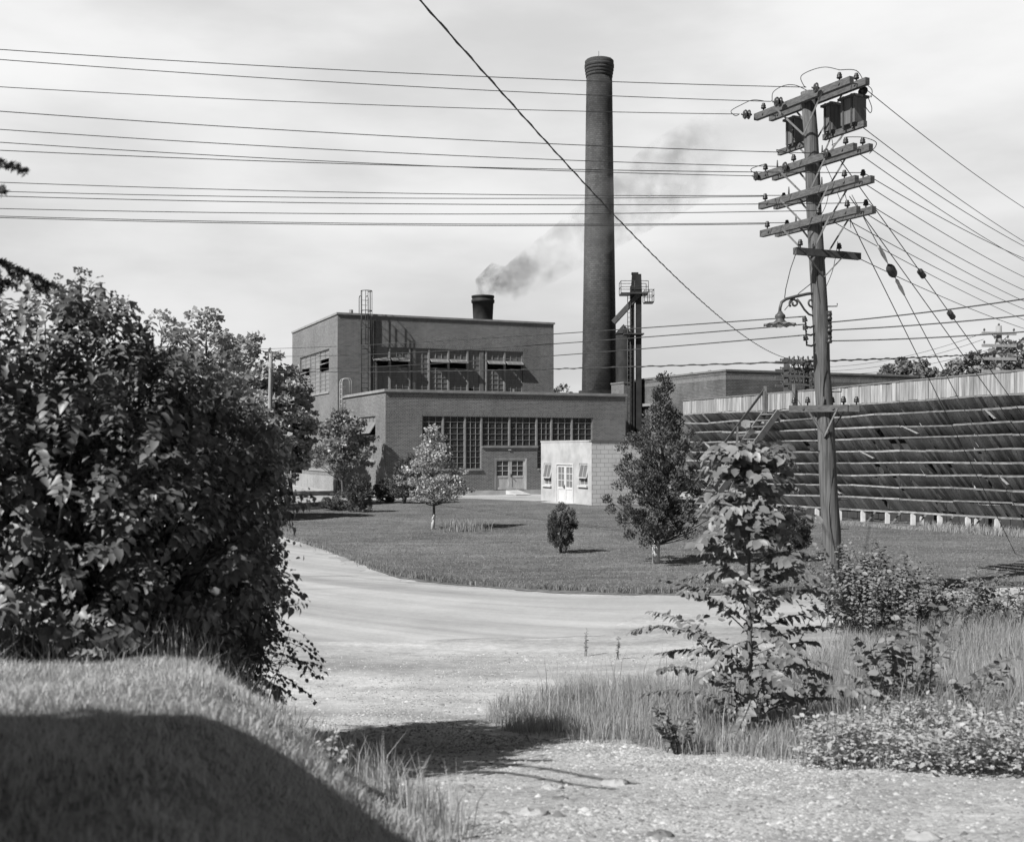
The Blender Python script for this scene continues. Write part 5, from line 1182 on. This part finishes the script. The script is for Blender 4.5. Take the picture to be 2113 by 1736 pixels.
# ---- the big lilac at the left
rng = np.random.default_rng(70)
lil = [(40, 790, 6.8, .60), (225, 880, 7.2, .70), (400, 985, 7.8, .66), (70, 1080, 6.4, .78), (280, 1130, 7.0, .80), (478, 1060, 8.2, .43), (430, 1215, 8.0, .46), (180, 720, 7.1, .38), (-120, 950, 6.8, .9), (340, 830, 7.5, .42), (120, 1250, 6.7, .55), (480, 900, 8.2, .34), (455, 1170, 8.3, .36), (370, 1310, 7.8, .36)]
lroot = at(250, 1400, 7.4); lroot.z = gz(lroot.x, lroot.y)
lilac = thing('lilac_bush', 'huge dark lilac bush with heart-shaped leaves filling the left of the view', 'shrub', lroot)
PP, DD, NN, tips = [], [], [], []
for (px, py, d, r) in lil:
    c = np.array(at(px, py, d)); ncl = int(165*r*r/.36)
    a = rdir(rng, ncl); lump = 1+.13*np.sin(6*a[:, 0]+4*a[:, 2]+px)+.09*np.sin(11*a[:, 2]-5*a[:, 1]); rr = r*rng.uniform(.72, 1.08, ncl)*lump; tp = c+a*rr[:, None]
    tips += [q for q in tp[:: 5] if q[2] > float(hgt(q[0], q[1]))+.9]; m = 14; ci = np.repeat(np.arange(ncl), m); j = np.tile(np.arange(m), ncl); o = a[ci]
    sh_ax = unit(o*.8+np.array([-.1, -.1, .55])+rdir(rng, ncl)[ci]*.4)          # each shoot points outward and up, leaves hang in pairs along it
    ph = j*2.2+rng.uniform(0, 6.28, ncl)[ci]; e1 = unit(np.cross(sh_ax, np.array([.3, .2, 1]))); e2 = np.cross(sh_ax, e1)
    rad_ = e1*np.cos(ph)[:, None]+e2*np.sin(ph)[:, None]; t = (j/m)[:, None]
    PP.append(tp[ci]+sh_ax*(t-.6)*.22+rad_*.015)
    DD.append(rad_*.8+sh_ax*.15+np.array([0, 0, -.45])+rdir(rng, ncl*m)*.22); NN.append(sh_ax*.8+np.array([-.15, -.15, .5])+rdir(rng, ncl*m)*.25)
PP, DD, NN = map(np.concatenate, (PP, DD, NN)); g = hgt(PP[:, 0], PP[:, 1]); k = (PP[:, 2] > g+.05) & (PP[:, 1] > 5.3); PP, DD, NN = PP[k], DD[k], NN[k]
mb = MB()
for i, t in enumerate(tips):
    b = lroot+Vector((rng.uniform(-.7, .25), rng.uniform(-.1, .4), 0)); b.z = gz(b.x, b.y)-.05; t = Vector(t); m_ = b.lerp(t, .5)+Vector((0, 0, .15)); mb.tube([b, m_, t], [.013, .009, .003], 5, cap=False)
mb.build('stem', M['bark'], lilac)
leaves('foliage', M['lilac'], lilac, PP, DD, NN, .064*rng.uniform(.45, 1.3, len(PP)), 'heart', .88, True)
# upright flower spikes (spent panicles)
mb_P, mb_D, mb_N, mb_S = [], [], [], []
for (px, py, d) in ((152, 590, 7.2), (172, 597, 7.2), (228, 640, 7.3), (250, 650, 7.3), (300, 700, 7.5), (345, 690, 7.6), (395, 740, 7.9), (60, 620, 6.9), (110, 605, 7.0), (455, 800, 8.3), (520, 860, 8.4), (575, 1060, 8.3), (560, 960, 8.4), (265, 800, 6.6), (300, 940, 6.4), (200, 860, 6.5)):
    c = np.array(at(px, py+14, d)); n = 90; h = rng.uniform(0, 1, n); ph = rng.uniform(0, 6.28, n); r_ = .035*(1-h*.75)
    mb_P.append(c+np.stack([r_*np.cos(ph)+h*.03, r_*np.sin(ph), h*.20-.04], -1)); mb_D.append(np.stack([np.cos(ph), np.sin(ph), .6+0*h], -1)); mb_N.append(rdir(rng, n)); mb_S.append(rng.uniform(.012, .028, n))
leaves('flower_spikes', M['weed'], lilac, *map(np.concatenate, (mb_P, mb_D, mb_N, mb_S)), 'diamond')
# rose bush at its foot, arching over the drive
rb_ = at(490, 1420, 8.8); rb_.z = gz(rb_.x, rb_.y); sh = []; rng2 = np.random.default_rng(71)
for (px, py, d, L) in [(672, 1305, 9.1, .75), (640, 1395, 9.0, .75), (650, 1330, 9.1, .7), (620, 1410, 8.9, .6), (600, 1290, 9.0, .5), (560, 1400, 8.8, .45), (580, 1215, 9.1, .4), (585, 1100, 9.1, .35), (535, 1410, 8.6, .4), (628, 1330, 9.2, .6), (585, 1265, 9.2, .45), (460, 1410, 8.3, .4), (622, 1180, 9.2, .55), (545, 1160, 9.0, .35), (500, 1400, 8.4, .4), (600, 1395, 9.1, .5)]:
    t = at(px, py, d)
    for q in range(3):
        dr = Vector((rng2.normal(.85, .25), rng2.normal(0, .35), rng2.normal(.15, .25))).normalized(); o = t-dr*L*.9+Vector((0, 0, .06)); sh.append((tuple(o-rb_), dr, L*rng2.uniform(.75, 1.1), .003, 19, rng2.uniform(.9, 1.35), 1.7))
EX = [[], [], [], []]
for (px, py, d, r) in [(470, 1250, 8.6, .36), (490, 1300, 8.8, .27), (440, 1340, 8.4, .28), (500, 1190, 8.8, .27), (525, 1240, 8.9, .20), (470, 1365, 8.6, .2), (520, 1320, 8.9, .16), (545, 1110, 9.0, .16)]:
    c = np.array(at(px, py, d)); ncl = int(900*r*r)+12; a = rdir(rng2, ncl); tp = c+a*(r*rng2.uniform(.55, 1.1, ncl))[:, None]; m = 15; ci = np.repeat(np.arange(ncl), m)
    EX[0].append(tp[ci]+rng2.normal(0, .05, (ncl*m, 3))); EX[1].append(a[ci]*.5+rdir(rng2, ncl*m)*.8+np.array([.1, 0, -.35])); EX[2].append(a[ci]*.4+np.array([-.1, -.1, .8])+rdir(rng2, ncl*m)*.4); EX[3].append(.038*rng2.uniform(.6, 1.3, ncl*m))
EX = [np.concatenate(e) for e in EX]; k = EX[0][:, 2] > hgt(EX[0][:, 0], EX[0][:, 1])+.03; EX = [e[k] for e in EX]
for j in range(14):
    e = EX[0][rng2.integers(len(EX[0]))]; v = Vector(e)-rb_; sh.append(((rng2.normal(0, .08), rng2.normal(0, .08), 0), v.normalized(), v.length, .006, 4, 1, 0.2))
shoots_plant('rose_bush', 'small-leaved rose bush with drooping sprays over the gravel at the lilac foot', 'shrub', rb_, sh, M['rose'], M['bark'], .040, 'oval', 1.3, seed=72, extra=EX)
# twigs poking out
# ---- spruce and shade tree just outside the left of the view; their shadows cross the bank and drive
spr_b = (-5.75, 6.1, gz(-5.75, 6.1)); spruce = thing('spruce_tree', 'spruce at the left picture edge whose drooping needle boughs reach into view', 'tree', spr_b)
rng = np.random.default_rng(80); mbt = MB(); mbt.tube([Vector(spr_b)+Vector((0, 0, z)) for z in np.linspace(-.1, 4.75, 8)], list(np.linspace(.13, .02, 8)), 8)
SP, SD, SN, SS = [], [], [], []
def spruce_bough(b, tip, sagm, nsub, wid, q_=1.0):
    b, tip = Vector(b), Vector(tip); k = 14; pts = [b.lerp(tip, i/k)+Vector((0, 0, sagm*math.sin(math.pi*i/k))) for i in range(k+1)]
    mbt.tube(pts, [.022*(1-.8*i/k) for i in range(k+1)], 5, cap=False)
    L = (tip-b).length
    for s in range(nsub):
        f = .25+.75*s/nsub; i = min(int(f*k), k-1); p = pts[i].lerp(pts[i+1], f*k-i); d = (pts[i+1]-pts[i]).normalized()
        sd = d.cross(Vector((0, 0, 1))).normalized()*(1 if s % 2 else -1); sl_ = wid*(1.05-f*.75)*rng.uniform(.7, 1.2); q = p+(d*.5+sd*.35+Vector((0, 0, -.75))).normalized()*sl_
        mbt.tube([p, p.lerp(q, .5)+Vector((0, 0, -.02)), q], [.006, .005, .003], 4, cap=False)
        n = int(sl_*420*q_)+10; t = rng.uniform(0, 1, n); a = np.array(q-p); pp = np.array(p)+t[:, None]*a
        SP.append(pp); SD.append(unit(a)[None, :]*.7+rdir(rng, n)*.8); SN.append(rdir(rng, n)); SS.append(rng.uniform(.014, .024, n)*(.4+.6*q_))
    n = int(L*260*q_*q_); t = rng.uniform(.3, 1, n); idx = np.minimum((t*k).astype(int), k-1); A = np.array([list(p) for p in pts]); fr = (t*k-idx)[:, None]
    SP.append(A[idx]*(1-fr)+A[idx+1]*fr); SD.append(np.array(tip-b)[None, :]/L*.6+rdir(rng, n)*.9); SN.append(rdir(rng, n)); SS.append(rng.uniform(.014, .024, n)*(.4+.6*q_))
base_v = Vector(spr_b)
for j in range(46):
    z = 1.9+2.8*j/46; a = j*2.4; L = 1.2*(1-(z-1.2)/4.0)+.12
    spruce_bough(base_v+Vector((0, 0, z)), base_v+Vector((L*math.cos(a), L*math.sin(a), z-.12*L)), .10, int(14*L)+5, .20)
spruce_bough(base_v+Vector((0, 0, 2.5)), at(30, 590, 5.6), .18, 30, .26, 1.9); spruce_bough(base_v+Vector((0, 0, 2.55)), at(115, 592, 5.7), .30, 40, .26, 1.9)
spruce_bough(base_v+Vector((0, 0, 2.75)), at(55, 355, 4.6), .32, 16, .12, 1.7); spruce_bough(base_v+Vector((0, 0, 2.4)), at(-5, 640, 5.3), .12, 26, .28, 1.8); spruce_bough(base_v+Vector((0, 0, 2.7)), at(8, 395, 4.5), .2, 14, .14, 1.7)
mbt.build('trunk', M['bark'], spruce)
leaves('crown', M['spruce'], spruce, *map(np.concatenate, (SP, SD, SN, SS)), 'diamond', .35)
sh_b = (-4.92, -1.0, gz(-4.92, -1.0))
tree('shade_tree', 'round-headed shade tree out of view at left, casting the round shadow on the bank', 'tree', sh_b, [(2.2, .8), (2.8, 1.4), (3.7, 1.62), (4.6, 1.45), (5.2, .9), (5.5, .3)], M['maple'], M['bark'], 420, 60, .36, .16, seed=81, out=.4, trunk_r=.2, nlimb=90)

# ---- foreground sapling and weeds on the right verge
rng = np.random.default_rng(90)
eb = (1.93, 9.2, gz(1.93, 9.2)); esh = []
def stem_pt(f): return Vector((-.12*f+.10*f*f, .02*f, 2.2*f))
for j in range(72):
    f = .06+.93*(j/71)**.95; a = j*2.399+rng.normal(0, .3); L = (.74*(1-f)**.9+.27)*rng.uniform(.65, 1.25); e = .25+.65*f
    esh.append((tuple(stem_pt(f)), (math.cos(a), math.sin(a)*.9, e+rng.normal(.15, .3)), L, .007*(1.1-.5*f), int(21*L/.5)+8, .85+.45*f, 1.0+.6*f))
for a in (.2, 1.4, 2.6, 3.7, 5.2): esh.append(((0, 0, .05), (math.cos(a)*.5, math.sin(a)*.5, 1), 1.0, .009, 24, .8, .6))
for a in (2.3, 2.9, .3, .9, 3.6, 1.6, 4.4, 5.4, 2.6, .6, 5.9, 3.2): esh.append((tuple(stem_pt(.95)), (math.cos(a)*.8, math.sin(a)*.4-.2, .9), .40, .007, 13, 1.35, 1.7))
zp = [.12, .45, .85, 1.25, 1.65, 2.0, 2.25]; rp = [.28, .46, .52, .42, .34, .42, .30]; nc = 105
z_ = .15+2.1*rng.uniform(0, 1, nc)**1.35; a_ = rng.uniform(0, 6.28, nc); r_ = np.interp(z_, zp, rp)*rng.uniform(.25, 1.1, nc); oc = np.stack([np.cos(a_), np.sin(a_), .2+0*a_], -1)
tp = np.array(eb)+np.stack([r_*np.cos(a_)-.08*z_/2, r_*np.sin(a_), z_], -1); m = 7; ci = np.repeat(np.arange(nc), m)
EX = [tp[ci]+rng.normal(0, .055, (nc*m, 3)), oc[ci]*.6+rdir(rng, nc*m)*.6+np.array([0, 0, -.35]), oc[ci]*.35+np.array([-.25, -.35, .6])+rdir(rng, nc*m)*.4, .085*rng.uniform(.45, 1.2, nc*m)*(.72+.45*z_/2.2)[ci]]
shoots_plant('elm_sapling', 'young elm sapling with large toothed leaves standing in the long grass', 'sapling', eb, esh, M['elm'], M['bark_pale'], .088, 'oval', 1.05, seed=91,
             extra=EX, stem=([Vector(eb)+stem_pt(f) for f in np.linspace(-.02, 1, 9)], list(np.linspace(.024, .008, 9)), 8))
def weed(name, label, cat, px, py, d, n, L, size, mat, spread=.6, leafn=16, seed=1, up=1.0, rad=.2, group=None, drp=.8):
    b = at(px, py, d); b.z = gz(b.x, b.y); r_ = np.random.default_rng(seed); sh = []
    for j in range(n):
        a = r_.uniform(0, 6.28); sp_ = spread*r_.uniform(.2, 1); q = rad*math.sqrt(r_.uniform(0, 1)); a2 = r_.uniform(0, 6.28)
        sh.append(((q*math.cos(a2), q*math.sin(a2), 0), (sp_*math.cos(a), sp_*math.sin(a), up), L*r_.uniform(.55, 1.1), .006, int(leafn*1.7), 1.1, drp))
    return shoots_plant(name, label, cat, b, sh, mat, M['bark'], size, 'oval', 1.15, group, seed+1)
weed('weedy_shrub', 'leafy shrub crowding the foot of the big utility pole', 'shrub', 1775, 1300, 17.2, 85, 1.35, .075, M['shrub'], .6, 24, 101, rad=.62)
weed('weedy_shrub', 'leafy shrub beside the road, right of the pole foot', 'shrub', 1945, 1290, 17.6, 62, .98, .072, M['shrub'], .75, 20, 102, rad=.75)
weed('weedy_shrub', 'low weeds by the road at the right picture edge', 'shrub', 2085, 1290, 17.6, 26, .85, .068, M['shrub'], .7, 16, 103, rad=.5)
weed('young_sapling', 'slim sapling with leafy tip bending over the grass right of the pole', 'sapling', 1868, 1290, 15.5, 5, 1.15, .066, M['weed'], .35, 17, 104, rad=.05)
weed('young_sapling', 'slender upright sapling between the two weedy shrubs and the lawn', 'sapling', 1800, 1290, 15.8, 6, 1.35, .066, M['weed'], .32, 17, 105, rad=.08)
weed('young_sapling', 'tall thin sapling near the right end of the road', 'sapling', 1985, 1290, 16.5, 5, 1.15, .066, M['weed'], .4, 14, 106, rad=.08)
weed('young_sapling', 'bushy young sapling in the long grass right of the elm sapling', 'sapling', 1870, 1440, 8.9, 27, 1.05, .070, M['shrub'], .95, 17, 107, rad=.16)
weed('young_sapling', 'low leafy sprout leaning out of the grass, right of the bushy young sapling', 'sapling', 2010, 1420, 8.3, 5, .55, .062, M['weed'], .8, 12, 108, rad=.08)
weed('milkweed', 'single upright milkweed stem with paired leaves at the right', 'weed', 2068, 1390, 9.3, 1, .62, .085, M['weed'], .05, 16, 109, rad=.01, drp=.2)
weed('weed_sprig', 'small leafy sprig at the front edge of the grass, left of the sapling', 'weed', 1395, 1520, 8.2, 8, .42, .05, M['elm'], .7, 12, 110, rad=.08)
weed('weed_sprig', 'pale upright weed on the near edge of the grass bank', 'weed', 690, 1600, 5.6, 5, .22, .032, M['cover'], .5, 12, 111, rad=.04)
weed('weed_sprig', 'thin leafy weed growing at the foot of the lilac', 'weed', 455, 1400, 7.4, 6, .4, .04, M['cover'], .5, 10, 112, rad=.15)
for i, (px, py, d) in enumerate(((1208, 1345, 15.3), (1273, 1350, 15.0))):
    weed('weed_sprig', ('left one of two lone weeds standing on the gravel before the grass', 'right one of two lone weeds standing on the gravel before the grass')[i], 'weed', px, py, d, 2, .38, .03, M['elm'], .2, 9, 113+i, rad=.03, group='lone weeds on the gravel')

# ---- grasses
rng = np.random.default_rng(120)
q = scatter(rng, 230000, bank_poly, lambda x, y: np.where((y < 11) & (x > -6) & (y > 1.5), np.where(y < 7.5, 1.0, .5), .03), .0)
cl = np.sin(q[:, 0]*3+q[:, 1]*2)+np.sin(q[:, 0]*7.3-q[:, 1]*5.1)*.7+np.sin(q[:, 0]*17+q[:, 1]*13)*.5; hh = rng.uniform(.022, .066, len(q))*(1+.22*cl)
tag(blades('bank_grass', M['grass_pale'], q, hh, .0033, .75, rng), kind='stuff')
q = scatter(rng, 1600, bank_poly, lambda x, y: ((y < 9) & (x > -4.5) & (y > 3.5))*(np.sin(x*3.1+y*1.7)*np.sin(y*4.3-x*2.2) > .0)); tag(blades('bank_dead_stalks', M['grass_dry'], q, rng.uniform(.06, .19, len(q)), .003, .7, rng), kind='stuff')
edge = [(-3.2, 5.8), (-2.2, 6.3), (-.9, 6.6), (-.7, 5.9), (-.3, 4.9), (-.12, 4.9), (-.38, 5.6), (-1.0, 7.2), (-2.2, 8.9), (-3.0, 9.2), (-3.6, 7.4)]
q = scatter(rng, 5200, edge); tag(blades('edge_grass', M['grass_dry'], q, rng.uniform(.12, .36, len(q)), .006, .4, rng), kind='stuff')
dn = lambda x, y: np.clip(1.25-.045*y, .35, 1)*np.where(y > 13, .75, 1)
q = scatter(rng, 120000, verge_poly, dn); lump = .75+.35*np.sin(q[:, 0]*2.1+1.3*np.sin(q[:, 1]*1.7))
de = np.clip((q[:, 0]+.6)/2.0, .35, 1); hh = rng.uniform(.16, .46, len(q))*lump*de*np.where(q[:, 1] < 7.6, .6, 1)
tag(blades('tall_grass', M['grass_tall'], q, hh, .0052, .38, rng), kind='stuff')
q = scatter(rng, 9000, [(-.1, 11.8), (-.25, 10.4), (.1, 9.4), (.8, 8.6), (1.4, 7.8), (2.1, 7.1), (3.2, 6.6), (3.4, 7.4), (2.3, 8.1), (1.6, 8.7), (1.0, 9.5), (.5, 10.2), (.4, 11.5), (1.2, 12.2), (2.4, 12.6), (3.5, 13.3), (3.4, 14.2), (2.0, 13.4), (.8, 13)], lambda x, y: .25+.75*(np.sin(x*7+y*3)*np.sin(y*5-x*2) > .1)); tag(blades('verge_fringe_grass', M['grass_tall'], q, rng.uniform(.04, .22, len(q)), .005, .55, rng), kind='stuff')
q = scatter(rng, 1500, verge_poly, lambda x, y: (y < 13)*1.0); tag(blades('grass_seed_stems', M['grass_dry'], q, rng.uniform(.35, .68, len(q)), .007, .22, rng), kind='stuff')
ring = np.array(lawn_near); t = rng.uniform(5, len(ring)-8, 9000); i0 = t.astype(int); pp = ring[i0]*(1-(t-i0)[:, None])+ring[i0+1]*(t-i0)[:, None]; pp = pp+rng.normal(0, .12, pp.shape)+np.array([0, .12])
q = np.column_stack([pp, np.full(len(pp), .03)]); tag(blades('lawn_edge_grass', M['grass_lawn'], q, rng.uniform(.04, .14, len(q)), .014, .6, rng), kind='stuff')
q = scatter(rng, 90000, lawn_poly, lambda x, y: (y < 62)*(np.abs(x) < y*.5)*np.clip((30/y)**2, .12, 1)); q[:, 2] = .09
tag(blades('lawn_grass', M['grass_lawn'], q, rng.uniform(.012, .04, len(q)), .014, .7, rng), kind='stuff')
fb = [(5.5, 41), (13, 40.5), (16.5, 35.2), (15.2, 34.6), (12.6, 38.6), (9, 42)]
q = scatter(rng, 5000, [(10.2, 44.8), (16.9, 34.6), (15.9, 34.0), (9.2, 44.2)]); q[:, 2] = .09; tag(blades('fence_foot_grass', M['grass_tall'], q, rng.uniform(.02, .09, len(q))*np.where(q[:, 0] > 13.8, 4.0, 1), .016, .4, rng), kind='stuff')
# pale leafy ground cover at the lower right
cov = [(1.75, 7.3), (2.5, 6.7), (3.6, 6.3), (5, 6.2), (5, 7.6), (3.5, 8.1), (2.3, 8.0)]
q = scatter(rng, 2300, cov); n = len(q); m = 12; ci = np.repeat(np.arange(n), m)
hgt_c = .27*(.6+.5*np.sin(q[:, 0]*4.1)*np.sin(q[:, 1]*5.3+1)+rng.uniform(0, .4, n)); f = rng.uniform(.1, 1, n*m)
P = q[ci]+np.column_stack([rng.normal(0, .03, (n*m, 2)), hgt_c[ci]*f+.01])
tag(leaves('ground_cover', M['cover'], None, P, rdir(rng, n*m)*np.array([1, 1, .4])+np.array([0, 0, .15]), rdir(rng, n*m)*.5+np.array([0, 0, 1]), rng.uniform(.018, .046, n*m), 'oval', 1.2, True), kind='stuff')
# gravel stones on the drive
oct_ = np.array([[1, 0, 0], [0, 1, 0], [-1, 0, 0], [0, -1, 0], [0, 0, .7], [0, 0, -.7]], float); of = np.array([0, 1, 4, 1, 2, 4, 2, 3, 4, 3, 0, 4])
drive = [(-.6, 4.2), (8, 4.2), (8, 7.0), (2.0, 7.6), (.2, 9.7), (-.05, 11.6), (1, 13), (4, 15.6), (-6, 15.6), (-3.0, 11), (-1.8, 8.6), (-.8, 6.2)]
q = scatter(rng, 70000, drive, lambda x, y: np.clip((8/y)**2.2, .05, 1)*(.35+.65*(np.sin(x*1.3+.7*y)*np.sin(y*1.1-.5*x) > -.15)), .0); n = len(q)
sz = np.exp(rng.normal(-5.1, .46, n)); an = rng.uniform(0, 6.28, n); T = oct_[None]*(1+rng.normal(0, .22, (n, 6, 1)))*sz[:, None, None]; X = T[..., 0]*np.cos(an)[:, None]*1.4-T[..., 1]*np.sin(an)[:, None]; Y = T[..., 0]*np.sin(an)[:, None]*1.4+T[..., 1]*np.cos(an)[:, None]
V = np.stack([X, Y, T[..., 2]], -1)+q[:, None, :]
tag(np_mesh('gravel_stones', M['pebble'], V.reshape(-1, 3), ((np.arange(n)*6)[:, None]+of).ravel(), np.full(n*4, 3)), kind='stuff')
SL_ = ['flat pale stone on the drive right of the shaded dip', 'long pale stone lying in the gravel nearest the grass', 'pale stone on the gravel below the shaded dip', 'pale rounded stone at the lower right of the drive', 'dark clod on the gravel at the lower right', 'small dark stone in the middle of the near gravel']
for i, (px, py, d, r) in enumerate(((1140, 1640, 6.6, .05), (1270, 1635, 6.7, .06), (1100, 1690, 5.7, .055), (1900, 1710, 5.3, .06), (1360, 1715, 5.35, .05), (1155, 1655, 6.2, .035))):
    b = at(px, py, d); b.z = gz(b.x, b.y); rr = np.random.default_rng(140+i); mb = MB(); mb.lathe(b+Vector((0, 0, -.01)), [(r*.7, 0), (r, r*.2), (r*.85, r*.5), (r*.4, r*.66), (0, r*.68)], 9)
    for j, v in enumerate(mb.v): mb.v[j] = b+Vector(((v.x-b.x)*1.5, v.y-b.y, v.z-b.z))+Vector(rr.normal(0, r*.08, 3))
    tag(mb.build('stone', M['stone'] if i not in (4, 5) else M['soil'], origin=b), SL_[i], 'stone', 'loose stones on the drive')
